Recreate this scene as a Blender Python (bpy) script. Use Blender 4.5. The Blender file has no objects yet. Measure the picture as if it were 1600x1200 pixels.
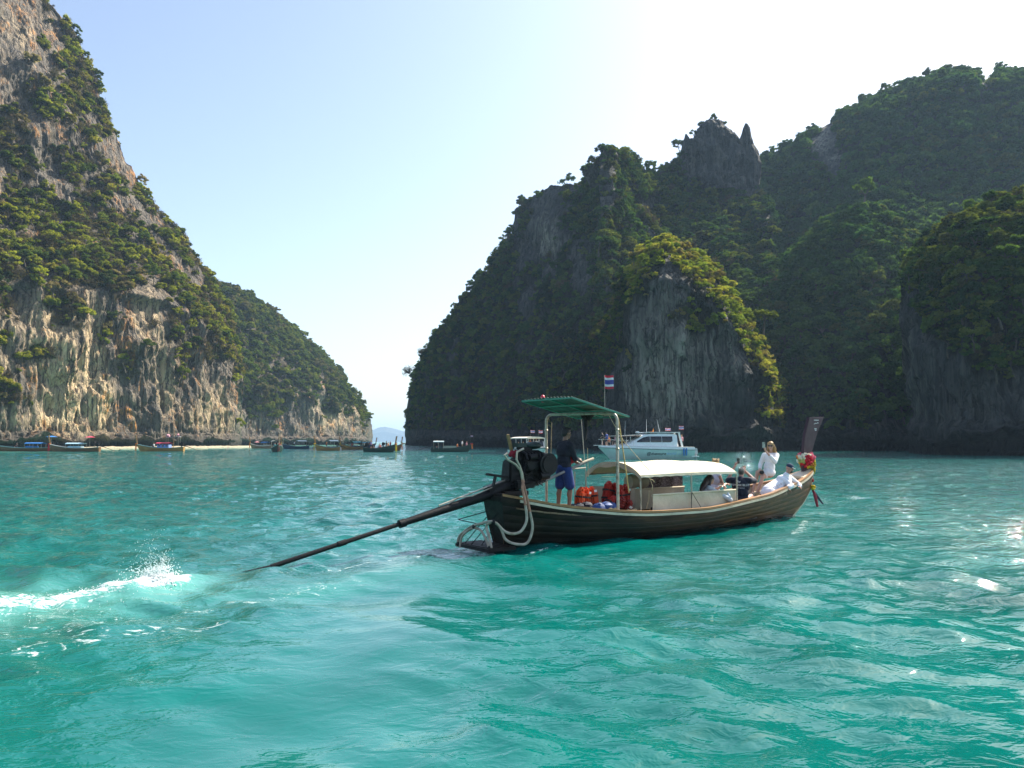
import bpy, bmesh, math, random
import numpy as np
from mathutils import Vector, Matrix, Euler

random.seed(7); np.random.seed(7)
R = math.radians
SC = bpy.context.scene
COL = SC.collection

# ------------------------------------------------------------------ camera
F_PX = 1202.0; HOR = 690.0; CAM_H = 2.1
PITCH = math.atan((HOR - 600.0) / F_PX)
cd = bpy.data.cameras.new('camera'); cam = bpy.data.objects.new('camera', cd); COL.objects.link(cam)
cam.location = (0, 0, CAM_H); cam.rotation_euler = (math.pi / 2 + PITCH, 0, 0)
cd.sensor_width = 36.0; cd.lens = 36.0 * F_PX / 1600.0; cd.clip_start = 0.1; cd.clip_end = 20000
SC.camera = cam

# ------------------------------------------------------------------ sky, sun, exposure
SUN_AZ, SUN_EL = 50.0, 43.0                      # azimuth clockwise from +Y
w = bpy.data.worlds.new('World'); SC.world = w; w.use_nodes = True
nt = w.node_tree; bg = nt.nodes['Background']
sk = nt.nodes.new('ShaderNodeTexSky'); sk.sky_type = 'NISHITA'; sk.sun_disc = False
sk.sun_elevation = R(SUN_EL); sk.sun_rotation = R(SUN_AZ)
sk.air_density = 1.0; sk.dust_density = 1.7; sk.ozone_density = 2.2; sk.altitude = 0
hs = nt.nodes.new('ShaderNodeHueSaturation'); hs.inputs['Saturation'].default_value = .86; nt.links.new(sk.outputs[0], hs.inputs['Color']); nt.links.new(hs.outputs[0], bg.inputs[0]); bg.inputs[1].default_value = 0.112
sd = bpy.data.lights.new('sun', 'SUN'); sun = bpy.data.objects.new('sun', sd); COL.objects.link(sun)
sd.energy = 5.0; sd.angle = R(0.53); sd.color = (1.0, 0.93, 0.80)
SDIR = Vector((math.sin(R(SUN_AZ)) * math.cos(R(SUN_EL)), math.cos(R(SUN_AZ)) * math.cos(R(SUN_EL)), math.sin(R(SUN_EL))))
sun.rotation_euler = SDIR.to_track_quat('Z', 'Y').to_euler(); sun.location = (40, 30, 60)
SC.view_settings.view_transform = 'Standard'; SC.view_settings.look = 'None'
SC.view_settings.exposure = 1.2; SC.view_settings.gamma = 1.0; SC.view_settings.use_curve_mapping = False
SC.render.engine = 'CYCLES'
cy = SC.cycles
cy.use_denoising = True; cy.max_bounces = 6; cy.diffuse_bounces = 2; cy.glossy_bounces = 2; cy.transmission_bounces = 3
cy.transparent_max_bounces = 6; cy.volume_bounces = 0; cy.caustics_reflective = False; cy.caustics_refractive = False
cy.sample_clamp_indirect = 6.0
HAZE = 0.00014

# ------------------------------------------------------------------ helpers
cP, sP = math.cos(PITCH), math.sin(PITCH)
def at(x, y, d):                                  # photo pixel + distance along Y -> point in the place
    xc = (x - 800) / F_PX; yc = (600 - y) / F_PX
    r = np.array([xc, cP - yc * sP, sP + yc * cP]); r = r * (d / r[1])
    return Vector((r[0], r[1], r[2] + CAM_H))
def ground(x, y):                                 # photo pixel -> point on the water
    xc = (x - 800) / F_PX; yc = (600 - y) / F_PX
    rz = sP + yc * cP; t = -CAM_H / rz
    return Vector((xc * t, (cP - yc * sP) * t, 0))
def to_px(P):
    d = P[..., 1] * cP + (P[..., 2] - CAM_H) * sP
    return 800 + F_PX * P[..., 0] / d, 600 - F_PX * (-P[..., 1] * sP + (P[..., 2] - CAM_H) * cP) / d

_rng = np.random.RandomState(3)
PERM = _rng.permutation(256); PERM = np.concatenate([PERM, PERM, PERM])
GR = _rng.normal(size=(256, 3)); GR /= np.linalg.norm(GR, axis=1)[:, None]
def perlin(x, y, z):
    xi = np.floor(x).astype(np.int64); yi = np.floor(y).astype(np.int64); zi = np.floor(z).astype(np.int64)
    xf, yf, zf = x - xi, y - yi, z - zi
    u, v, w_ = [t * t * t * (t * (t * 6 - 15) + 10) for t in (xf, yf, zf)]
    xi &= 255; yi &= 255; zi &= 255
    def g(dx, dy, dz):
        h = PERM[PERM[PERM[(xi + dx) & 255] + ((yi + dy) & 255)] + ((zi + dz) & 255)]
        G = GR[h]
        return G[..., 0] * (xf - dx) + G[..., 1] * (yf - dy) + G[..., 2] * (zf - dz)
    l = lambda a, b, t: a + t * (b - a)
    return 1.5 * l(l(l(g(0,0,0), g(1,0,0), u), l(g(0,1,0), g(1,1,0), u), v), l(l(g(0,0,1), g(1,0,1), u), l(g(0,1,1), g(1,1,1), u), v), w_)
def fbm(P, f, oct=4, sz=1.0, off=0.0, ridge=False):
    s = 0; a = 1.0; tot = 0
    for o in range(oct):
        n = perlin(P[..., 0] * f + off, P[..., 1] * f + off * 1.7, P[..., 2] * f * sz + off * .3)
        if ridge: n = 1 - 2 * np.abs(n)
        s = s + a * n; tot += a; a *= .5; f *= 2.03; off += 11.3
    return s / tot

class MB:
    """collects shapes, links them as ONE mesh object"""
    def __init__(s): s.v = []; s.f = []; s.m = []
    def add(s, V, Fs, mi=0):
        b = len(s.v); s.v += [tuple(p) for p in V]; s.f += [tuple(i + b for i in f) for f in Fs]; s.m += [mi] * len(Fs); return s
    def box(s, c, size, rot=None, mi=0, taper=1.0):
        x, y, z = [k / 2 for k in size]
        V = [Vector((sx * x * (taper if sz > 0 else 1), sy * y * (taper if sz > 0 else 1), sz * z)) for sz in (-1, 1) for sy in (-1, 1) for sx in (-1, 1)]
        if rot is not None: V = [rot @ p for p in V]
        V = [p + Vector(c) for p in V]
        return s.add(V, [(0,2,3,1), (4,5,7,6), (0,1,5,4), (2,6,7,3), (0,4,6,2), (1,3,7,5)], mi)
    def bar(s, a, b, wd, th, mi=0, up=(0, 0, 1)):
        a, b = Vector(a), Vector(b); d = (b - a); L = d.length; d.normalize()
        sd_ = d.cross(Vector(up)); sd_ = sd_.normalized() if sd_.length > 1e-4 else Vector((1, 0, 0)); u = sd_.cross(d)
        rot = Matrix((sd_, d, u)).transposed()
        return s.box((a + b) / 2, (wd, L, th), rot, mi)
    def tube(s, pts, r, n=8, mi=0, cap=True):
        pts = [Vector(p) for p in pts]; m = len(pts)
        rr = r if isinstance(r, (list, tuple)) else [r] * m
        V = []; F_ = []; prev = None
        for i, p in enumerate(pts):
            d = (pts[min(i + 1, m - 1)] - pts[max(i - 1, 0)])
            d = d.normalized() if d.length > 1e-9 else Vector((0, 0, 1))
            if prev is None:
                a = d.cross(Vector((0, 0, 1)));  a = a if a.length > .05 else d.cross(Vector((1, 0, 0)))
            else: a = prev - d * prev.dot(d)
            a = a.normalized() if a.length > 1e-6 else d.orthogonal().normalized(); prev = a; b = d.cross(a)
            for k in range(n):
                t = 2 * math.pi * k / n; V.append(p + (a * math.cos(t) + b * math.sin(t)) * rr[i])
        for i in range(m - 1):
            for k in range(n):
                k2 = (k + 1) % n; F_.append((i*n+k, i*n+k2, (i+1)*n+k2, (i+1)*n+k))
        if cap: F_.append(tuple(range(n - 1, -1, -1))); F_.append(tuple((m-1)*n + k for k in range(n)))
        return s.add(V, F_, mi)
    def loft(s, rings, closed=False, cap=False, mi=0):
        n = len(rings[0]); V = [p for r_ in rings for p in r_]; F_ = []
        for i in range(len(rings) - 1):
            for k in range(n if closed else n - 1):
                k2 = (k + 1) % n; F_.append((i*n+k, i*n+k2, (i+1)*n+k2, (i+1)*n+k))
        if cap: F_.append(tuple(range(n - 1, -1, -1))); F_.append(tuple((len(rings)-1)*n + k for k in range(n)))
        return s.add(V, F_, mi)
    def ball(s, c, rad, n=8, mi=0, rot=None, jit=0):
        rx, ry, rz = (rad, rad, rad) if not isinstance(rad, (tuple, list)) else rad
        V = []; F_ = []; h = max(3, n // 2 + 1)
        for i in range(h + 1):
            ph = math.pi * i / h
            for k in range(n):
                t = 2 * math.pi * k / n; q = 1 + (random.uniform(-jit, jit) if jit else 0)
                p = Vector((rx * math.sin(ph) * math.cos(t), ry * math.sin(ph) * math.sin(t), rz * math.cos(ph))) * q
                if rot is not None: p = rot @ p
                V.append(p + Vector(c))
        for i in range(h):
            for k in range(n):
                k2 = (k + 1) % n; F_.append((i*n+k, (i+1)*n+k, (i+1)*n+k2, i*n+k2))
        return s.add(V, F_, mi)
    def prism(s, poly, h, mi=0, M=None):          # polygon in XY extruded along Z
        n = len(poly); V = [Vector((p[0], p[1], -h/2)) for p in poly] + [Vector((p[0], p[1], h/2)) for p in poly]
        if M is not None: V = [M @ p for p in V]
        return s.add(V, [tuple(range(n - 1, -1, -1)), tuple(range(n, 2 * n))] + [(k, (k+1) % n, (k+1) % n + n, k + n) for k in range(n)], mi)
    def mesh(s, name, mats, smooth=35):
        me = bpy.data.meshes.new(name); me.from_pydata(s.v, [], s.f)
        for m in (mats if isinstance(mats, (list, tuple)) else [mats]): me.materials.append(m)
        me.polygons.foreach_set('material_index', s.m)
        if smooth:
            me.shade_smooth(); me.set_sharp_from_angle(angle=R(smooth))
        me.update(); return me
    def build(s, name, mats, parent=None, smooth=35, bevel=0):
        me = s.mesh(name, mats, smooth)
        if bevel:
            bm = bmesh.new(); bm.from_mesh(me); bmesh.ops.recalc_face_normals(bm, faces=bm.faces[:])
            ed = [e for e in bm.edges if len(e.link_faces) == 2 and e.calc_face_angle(0) > .6]
            bmesh.ops.bevel(bm, geom=ed, offset=bevel, segments=2, affect='EDGES', clamp_overlap=True); bm.to_mesh(me); bm.free()
            me.shade_smooth(); me.set_sharp_from_angle(angle=R(30))
        return link(name, me, parent)
def link(name, me, parent=None):
    o = bpy.data.objects.new(name, me); COL.objects.link(o)
    if parent is not None: o.parent = parent
    return o
def tag(o, label=None, cat=None, group=None, kind=None):
    for k, v in (('label', label), ('category', cat), ('group', group), ('kind', kind)):
        if v: o[k] = v
    return o
def empty(name, loc=(0, 0, 0), rz=0, label=None, cat=None, group=None):
    o = bpy.data.objects.new(name, None); COL.objects.link(o); o.location = loc; o.rotation_euler = (0, 0, rz); o.empty_display_size = .2
    return tag(o, label, cat, group)
def grid_mesh(name, P, mats, smooth=True, attrs=None, wrap=False):
    """P: (nv, nu, 3) numpy grid"""
    nv, nu = P.shape[:2]; me = bpy.data.meshes.new(name)
    idx = np.arange(nv * nu).reshape(nv, nu)
    q = np.stack([idx[:-1, :-1], idx[:-1, 1:], idx[1:, 1:], idx[1:, :-1]], -1).reshape(-1, 4)
    me.vertices.add(nv * nu); me.vertices.foreach_set('co', P.reshape(-1).astype(np.float32))
    me.loops.add(q.size); me.loops.foreach_set('vertex_index', q.reshape(-1).astype(np.int32))
    me.polygons.add(len(q)); me.polygons.foreach_set('loop_start', (np.arange(len(q)) * 4).astype(np.int32))
    me.update(calc_edges=True)
    for m in (mats if isinstance(mats, (list, tuple)) else [mats]): me.materials.append(m)
    for k, a in (attrs or {}).items():
        at_ = me.attributes.new(k, 'FLOAT', 'POINT'); at_.data.foreach_set('value', a.reshape(-1).astype(np.float32))
    if smooth: me.shade_smooth()
    return me

# ------------------------------------------------------------------ materials
class NT:
    def __init__(s, name):
        s.m = bpy.data.materials.new(name); s.m.use_nodes = True; s.t = s.m.node_tree; s.b = s.t.nodes['Principled BSDF']; s.out = s.t.nodes['Material Output']
    def n(s, typ, **kw):
        x = s.t.nodes.new('ShaderNode' + typ)
        for k, v in kw.items(): setattr(x, k, v)
        return x
    def l(s, a, b): s.t.links.new(a, b)
    def val(s, sock, v):
        if hasattr(v, 'is_output') or isinstance(v, bpy.types.NodeSocket): s.l(v, sock)
        else: sock.default_value = v
    def noise(s, scale, detail=4, vec=None, rough=.55, dist=0, mscale=None):
        x = s.n('TexNoise'); x.inputs['Scale'].default_value = scale; x.inputs['Detail'].default_value = detail; x.inputs['Roughness'].default_value = rough; x.inputs['Distortion'].default_value = dist
        v = vec if vec is not None else s.coord()
        if mscale is not None:
            mp = s.n('Mapping'); mp.inputs['Scale'].default_value = mscale; s.l(v, mp.inputs[0]); v = mp.outputs[0]
        s.l(v, x.inputs['Vector']); return x.outputs['Fac']
    def coord(s, kind='Object'):
        if not hasattr(s, 'tc'): s.tc = s.n('TexCoord')
        return s.tc.outputs[kind]
    def ramp(s, fac, stops):
        x = s.n('ValToRGB'); e = x.color_ramp.elements
        while len(e) < len(stops): e.new(.5)
        for i, (p, c) in enumerate(stops): e[i].position = p; e[i].color = (*c, 1) if len(c) == 3 else c
        s.l(fac, x.inputs[0]); return x.outputs[0]
    def mix(s, fac, a, b, mode='MIX'):
        x = s.n('Mix', data_type='RGBA', blend_type=mode); s.val(x.inputs[0], fac)
        for sock, c in ((x.inputs[6], a), (x.inputs[7], b)):
            if isinstance(c, (tuple, list)): sock.default_value = (*c, 1) if len(c) == 3 else c
            else: s.l(c, sock)
        return x.outputs[2]
    def math(s, op, a, b=0, c=None):
        x = s.n('Math', operation=op); s.val(x.inputs[0], a); s.val(x.inputs[1], b)
        if c is not None: s.val(x.inputs[2], c)
        return x.outputs[0]
    def mapr(s, v, a, b, c=0, d=1, smooth=False):
        x = s.n('MapRange'); x.interpolation_type = 'SMOOTHSTEP' if smooth else 'LINEAR'
        s.l(v, x.inputs[0]); x.inputs[1].default_value = a; x.inputs[2].default_value = b; x.inputs[3].default_value = c; x.inputs[4].default_value = d; return x.outputs[0]
    def attr(s, name, typ='GEOMETRY'):
        x = s.n('Attribute', attribute_name=name, attribute_type=typ); return x
    def bump(s, h, dist=.02, strength=1, normal=None):
        x = s.n('Bump'); x.inputs['Strength'].default_value = strength; x.inputs['Distance'].default_value = dist; s.l(h, x.inputs['Height'])
        if normal is not None: s.l(normal, x.inputs['Normal'])
        return x.outputs[0]
    def set(s, **kw):
        for k, v in kw.items(): s.val(s.b.inputs[k.replace('_', ' ')], v if not (isinstance(v, tuple) and len(v) == 3) else (*v, 1))
        return s

_mc = {}
def mat(name, col, rough=.6, metal=0, var=.25, scale=6, bump=.003, bscale=40, stretch=None, spec=.5, dirt=None, sheen=0):
    if name in _mc: return _mc[name]
    t = NT(name); n1 = t.noise(scale, 5, mscale=stretch); 
    c2 = tuple(max(0, k * (1 - var)) for k in col); c3 = tuple(min(1, k * (1 + var)) for k in col)
    c = t.ramp(n1, [(.3, c2), (.7, c3)])
    if dirt:
        n2 = t.noise(scale * .7, 7, rough=.7, mscale=stretch); c = t.mix(t.mapr(n2, .5, .72), c, dirt)
    t.set(Base_Color=c, Metallic=metal)
    t.l(t.mapr(t.noise(scale * 1.7, 4), .3, .7, max(.02, rough - .12), min(1, rough + .12)), t.b.inputs['Roughness'])
    t.b.inputs['Specular IOR Level'].default_value = spec
    if bump: t.l(t.bump(t.noise(bscale, 5, mscale=stretch), bump), t.b.inputs['Normal'])
    _mc[name] = t.m; return t.m

def rock_mat(name, dark, mid, pale, orange, warm, soil):
    t = NT(name); pos = t.coord('Object')
    st = t.noise(.8, 10, rough=.74, dist=.25, mscale=(.6, .6, .04))          # long vertical streaks
    st2 = t.noise(2.4, 8, rough=.66, dist=.25, mscale=(.6, .6, .032))
    big = t.noise(.085, 5, rough=.6, mscale=(1, 1, .45))
    blot = t.noise(.55, 8, rough=.7)
    base = t.ramp(st, [(.32, dark), (.48, mid), (.64, tuple(.7 * a + .3 * b for a, b in zip(mid, pale))), (.82, tuple(.3 * a + .7 * b for a, b in zip(mid, pale)))])
    pa = t.attr('pale').outputs['Fac']
    f = t.math('MULTIPLY', t.mapr(st2, .34, .52), t.math('MULTIPLY', pa, t.mapr(blot, .25, .5)))
    base = t.mix(f, base, pale)
    om = t.math('MULTIPLY', t.mapr(t.noise(.16, 7, rough=.72, dist=.8, mscale=(1, 1, .5)), .53, .66), warm)
    base = t.mix(t.math('MULTIPLY', om, t.mapr(st2, .38, .6)), base, orange)
    stp = t.noise(1.1, 8, rough=.68, dist=.15, mscale=(.7, .7, .014))
    base = t.mix(t.math('MULTIPLY', t.mapr(stp, .48, .54), t.math('MULTIPLY', t.mapr(pa, .1, .6), .85)), base, pale)
    om2 = t.mapr(t.noise(1.3, 9, rough=.7, dist=.2, mscale=(.7, .7, .016)), .52, .58)          # black algae streaks
    base = t.mix(t.math('MULTIPLY', om2, .8), base, tuple(k * .35 for k in dark))
    base = t.mix(t.math('MULTIPLY', t.mapr(t.noise(.12, 6, rough=.65, mscale=(1, 1, .3)), .52, .64), .75), base, t.ramp(st2, [(.35, dark), (.6, tuple(k * 1.1 for k in mid))]))
    base = t.mix(t.math('MULTIPLY', t.mapr(big, .42, .6), .45), base, tuple(k * .8 for k in mid))
    mp = t.n('Mapping'); mp.inputs['Scale'].default_value = (.42, .42, .10); wv = t.n('VectorMath', operation='ADD'); t.l(pos, wv.inputs[0]); nz = t.n('TexNoise'); nz.inputs['Scale'].default_value = .5; nz.inputs['Detail'].default_value = 5; t.l(pos, nz.inputs['Vector']); sv = t.n('VectorMath', operation='SCALE'); sv.inputs['Scale'].default_value = 2.2; t.l(nz.outputs['Color'], sv.inputs[0]); t.l(sv.outputs[0], wv.inputs[1]); t.l(wv.outputs[0], mp.inputs[0])
    vo = t.n('TexVoronoi', feature='DISTANCE_TO_EDGE'); vo.inputs['Scale'].default_value = 1.0; t.l(mp.outputs[0], vo.inputs['Vector'])
    crk = t.mapr(vo.outputs['Distance'], .0, .05, 1, 0)                       # fractures
    base = t.mix(t.math('MULTIPLY', crk, t.mapr(blot, .4, .6, .2, .85)), base, tuple(k * .5 for k in dark))
    vg = t.attr('veg').outputs['Fac']
    sc = t.ramp(blot, [(.35, tuple(k * .55 for k in soil)), (.55, soil), (.7, tuple(k * 1.5 for k in soil))])
    base = t.mix(t.math('MULTIPLY', vg, .8), base, sc)
    sp = t.n('SeparateXYZ'); t.l(pos, sp.inputs[0])
    alg = t.mapr(t.math('ADD', sp.outputs[2], t.math('MULTIPLY', st, 9.0)), 8.0, 12.5, .62, 0)
    base = t.mix(alg, base, tuple(k * .55 for k in mid))
    wet = t.mapr(t.math('ADD', sp.outputs[2], t.math('MULTIPLY', blot, 2.0)), 2.3, 4.2)
    base = t.mix(wet, tuple(k * .22 for k in mid), base)
    t.set(Base_Color=base, Roughness=.85); t.b.inputs['Specular IOR Level'].default_value = .25
    h = t.math('ADD', t.noise(1.3, 10, rough=.68, mscale=(1, 1, .3)), t.math('MULTIPLY', t.noise(5, 6, mscale=(1, 1, .35)), .35))
    h = t.math('ADD', h, t.math('MULTIPLY', t.mapr(vo.outputs['Distance'], 0, .12), .5)); h = t.math('ADD', h, t.math('MULTIPLY', st2, .8))
    t.l(t.bump(h, 1.1, 1.0), t.b.inputs['Normal'])
    return t.m
# ------------------------------------------------------------------ landforms
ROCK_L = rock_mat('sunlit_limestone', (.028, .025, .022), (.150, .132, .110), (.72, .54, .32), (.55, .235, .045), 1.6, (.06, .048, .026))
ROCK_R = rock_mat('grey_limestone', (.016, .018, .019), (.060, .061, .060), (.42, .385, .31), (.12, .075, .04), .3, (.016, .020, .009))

def box_blur(a, k, axis):
    for _ in range(2):
        pad = [(0, 0)] * a.ndim; pad[axis] = (k, k)
        b = np.pad(a, pad, mode='edge'); c = np.cumsum(b, axis=axis)
        c = np.concatenate([np.zeros_like(np.take(c, [0], axis)), c], axis)
        n = a.shape[axis]; w_ = 2 * k + 1
        a = (np.take(c, np.arange(w_, w_ + n), axis) - np.take(c, np.arange(0, n), axis)) / w_
    return a

LAND = {}
def landform(name, matl, cols, nu, nv, amp, maskf, palef, off=0., ds=1.0, vn=.62, sink=0, shift=0, back=45, notch=2.6, blur=(3, 2), label=None, freq=1.0):
    K = len(cols[0][2]); C = []; freq = freq / ds; amp = amp * ds ** .7
    cols = [(x + (shift(x) if callable(shift) else shift), fd * ds, [(r_[0] + sink * (i + 1) / len(rows), r_[1] * ds) + tuple(r_[2:]) for i, r_ in enumerate(rows)]) for x, fd, rows in cols]
    for (x, fd, rows) in cols:
        P0 = at(x, HOR, fd); dirn = Vector((P0.x, P0.y, 0)).normalized()
        col = []
        for (dd, z) in ((notch + .8, -3.0), (notch + .3, .3), (notch * .8, 1.9), (.25, 3.0)):
            p = P0 + dirn * dd; col.append((p.x, p.y, z))
        for rw in rows:
            y, d = rw[:2]; p = at(x + (rw[2] if len(rw) > 2 else 0), y, d); col.append((p.x, p.y, max(p.z, 3.2 + .3 * len(col))))
        r_ = Vector(col[-1]); h = max(r_.z, 4)
        for k, (bd, zf) in enumerate(((.18, .93), (.5, .6), (1, -.05))):
            p = r_ + dirn * back * bd; col.append((p.x, p.y, h * zf if k < 2 else -3))
        C.append(col)
    C = np.array(C)                                              # (ncol, nrow, 3)
    xs = np.array([c[0] for c in cols], float); xu = np.linspace(xs[0], xs[-1], nu)
    rows = np.stack([[np.interp(xu, xs, C[:, r_, k]) for k in range(3)] for r_ in range(C.shape[1])])   # (nrow,3,nu)
    nr = rows.shape[0]
    seg = np.linalg.norm(np.diff(C, axis=1), axis=2).mean(0); front = 4 + K - 1
    wgt = seg.copy(); wgt[:3] *= 1.3; wgt[front:] *= .25
    t = np.concatenate([[0], np.cumsum(wgt)]); t /= t[-1]
    tv = np.linspace(0, 1, nv)
    G = np.stack([np.stack([np.interp(tv, t, rows[:, k, j]) for j in range(nu)], 1) for k in range(3)], -1)   # (nv,nu,3)
    ridge_i = int(round(t[front] * (nv - 1))); i3 = int(round(t[4] * (nv - 1)))
    S = box_blur(box_blur(G, blur[0], 0), blur[1], 1)
    wv = np.clip((np.arange(nv) - i3 * .8) / 6, 0, 1)[:, None, None]
    G = G * (1 - wv) + S * wv
    du = np.gradient(G, axis=1); dv = np.gradient(G, axis=0)
    N = np.cross(du, dv); N /= np.linalg.norm(N, axis=-1)[..., None] + 1e-9
    if (N[:ridge_i, :, 1].mean() > 0): N = -N
    px, py = to_px(G)
    wall = np.clip(1.15 - np.abs(N[..., 2]) * 1.3, 0, 1)
    Nh = N.copy(); Nh[..., 2] *= .35
    q = freq
    flute = -fbm(G, .16 * q, 4, .13, off, True) * 1.5 - fbm(G, .55 * q, 4, .10, off + 5, True) * .75 + fbm(G, 1.6 * q, 3, .3, off + 9) * .5
    blk = perlin(G[..., 0] * .17 * q, G[..., 1] * .17 * q, G[..., 2] * .10 * q + off) * 3 + .7 * perlin(G[..., 0] * .5 * q, G[..., 1] * .5 * q, G[..., 2] * .22 * q + off)
    flute = flute + (np.floor(blk) + np.clip((blk - np.floor(blk)) * 4 - 1.5, 0, 1)) * .75      # broken blocks and ledges
    flute = flute - fbm(G, .075 * q, 5, .4, off + 23, True) * 1.9 - 1.3 * np.clip(fbm(G, .2 * q, 4, .45, off + 29) * 3 - .35, 0, 1)
    lump = fbm(G, .06 * q, 5, .8, off + 3) * 2.6 + fbm(G, .3 * q, 4, .9, off + 17) * 1.0
    led = perlin(G[..., 0] * .05, G[..., 1] * .05, G[..., 2] * .22 * q + off) * .9
    disp = amp * (wall * (flute + led) + lump * (.55 + .45 * (1 - wall)))
    low = np.clip((G[..., 2] - 2.4) / 3, .70, 1); disp = disp * low
    backf = np.clip((np.arange(nv) - ridge_i) / 8., 0, 1)[:, None]; disp = disp * (1 - .7 * backf)
    P = G + Nh * disp[..., None]
    dirg = G[..., :2] / np.linalg.norm(G[..., :2], axis=-1)[..., None]   # uneven notch lip
    P[..., :2] += dirg * (np.clip(4.4 - G[..., 2], 0, 1) * fbm(G, .16, 4, .1, off + 31) * 2.6)[..., None]
    P[..., 2] += np.exp(-((G[..., 2] - 3) / 1.6) ** 2) * (fbm(G, .13, 4, 0, off + 51) * 4.2 + .6)
    jag = fbm(G, .4 * q, 4, .6, off + 40) * 1.9 * amp
    P[..., 2] += jag * np.clip(1 - np.abs(np.arange(nv) - ridge_i)[:, None] / 14., 0, 1)
    nz = fbm(G, .11, 5, .8, off + 60)
    veg = np.clip((maskf(px, py) + vn * (nz + .5 * fbm(G, .4 * freq, 3, .7, off + 66)) - .5) * 5 + .5, 0, 1)
    veg = veg * np.clip((G[..., 2] - 3.5) / 2.5, 0, 1)
    pale = np.clip(palef(px, py) + .5 * fbm(G, .2, 3, .2, off + 80), 0, 1)
    me = grid_mesh(name, P, matl, True, {'veg': veg, 'pale': pale})
    o = link(name, me); tag(o, label, None, None, 'structure')
    du = np.gradient(P, axis=1); dv = np.gradient(P, axis=0); cr = np.cross(du, dv); ar = np.linalg.norm(cr, axis=-1)
    LAND[name] = dict(P=P, veg=veg, area=ar, N=cr / (ar[..., None] + 1e-9) * (1 if (cr[:ridge_i, :, 1].mean() < 0) else -1), ridge=ridge_i)
    return o
def ell(px, py, L):
    s = 0
    for (cx, cy_, rx, ry, a) in L: s = s + a * np.exp(-(((px - cx) / rx) ** 2 + ((py - cy_) / ry) ** 2))
    return s
def line(px, pts):
    return np.interp(px, [p[0] for p in pts], [p[1] for p in pts])
zero = lambda px, py: 0 * px

# sunlit cliff on the left
colsA = [(-260,125,[(450,128),(330,140),(100,150),(-150,170)]), (-120,135,[(450,138),(330,150),(100,160),(-130,180)]),
 (0,150,[(440,153),(330,166),(120,174),(-110,195)]), (60,158,[(445,161),(330,175),(110,182),(-60,202)]),
 (95,162,[(450,165),(340,180),(140,187),(0,205)]), (130,166,[(452,169),(345,184),(180,192),(42,208)]),
 (158,170,[(455,173),(350,188),(220,196),(100,210)]), (190,174,[(455,177),(370,191),(270,200),(188,212)]),
 (230,180,[(460,183),(395,196),(330,204),(272,216)]), (265,186,[(470,189),(420,202),(375,209),(330,220)]),
 (300,192,[(480,195),(440,206),(400,213),(362,224)]), (330,198,[(500,201),(470,211),(445,218),(414,228)]),
 (355,204,[(530,207),(500,215),(475,222),(450,232)]), (378,210,[(560,213),(540,219),(515,226),(492,236)]),
 (390,218,[(610,221),(595,226),(580,232),(560,240)]), (394,228,[(640,231),(630,236),(620,242),(610,250)])]
def maskA(px, py):
    wl = line(px, [(-200,430),(0,435),(60,455),(200,460),(300,480),(350,540),(395,640)]) + 38 * perlin(px / 33., py / 70., px * 0 + .5)
    b = .22 + .31 / (1 + np.exp((py - wl) / 12.))
    return b + ell(px, py, [(195,570,22,60,.4),(285,570,25,45,.45),(365,520,25,90,.5),(10,610,22,40,.5),(20,60,75,70,-.7),(60,250,70,45,-.3),(200,230,22,60,-.4),(80,395,120,55,.3),
                            (110,480,15,40,.25),(75,560,14,40,.3),(225,470,14,40,-.4),(240,640,60,30,-.2),(130,130,40,80,.3)]) - .25 * (py > 560)
palA = lambda px, py: ell(px, py, [(130,570,45,110,1.3),(150,650,30,40,1.),(20,500,40,70,.7),(235,500,22,50,1.),(330,650,30,25,.8),(60,660,60,25,.7),(20,60,60,60,.3),(270,590,20,60,.8),(75,520,25,70,.8),(350,640,25,40,.7)]) - .12
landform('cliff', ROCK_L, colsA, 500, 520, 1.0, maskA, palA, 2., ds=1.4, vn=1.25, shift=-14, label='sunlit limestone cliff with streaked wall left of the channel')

colsB = [(330,290,[(600,294),(520,306),(470,320),(440,345)]), (370,300,[(600,305),(520,318),(475,332),(448,355)]), (400,312,[(600,318),(530,330),(490,343),(460,365)]),
 (440,328,[(605,333),(555,345),(520,357),(492,378)]), (480,345,[(610,350),(575,361),(548,372),(526,392)]), (515,362,[(618,367),(595,377),(575,386),(556,402)]),
 (545,380,[(630,385),(615,393),(602,400),(587,412)]), (568,398,[(645,403),(638,409),(630,414),(618,424)]), (580,420,[(655,424),(650,428),(645,432),(638,440)]),
 (587,445,[(668,448),(663,451),(659,454),(654,460)]), (589,480,[(682,482),(680,484),(677,487),(674,490)])]
def maskB(px, py):
    wl = line(px, [(380,600),(430,560),(500,590),(560,640),(590,660)])
    return .30 + .55 / (1 + np.exp((py - wl) / 15.)) + ell(px, py, [(410,610,30,40,.4),(440,645,12,20,.4),(395,560,20,60,.3),(535,610,12,30,.3),(480,600,15,30,.2)]) - .2 * (py > 655)
palB = lambda px, py: ell(px, py, [(530,640,45,35,.9),(480,560,30,30,.3)]) - .2
landform('headland', ROCK_L, colsB, 260, 240, 1.5, maskB, palB, 14., ds=1.35, vn=.8, shift=-8, notch=4, label='farther headland with a grey wall at the channel mouth', freq=.7)

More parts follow.
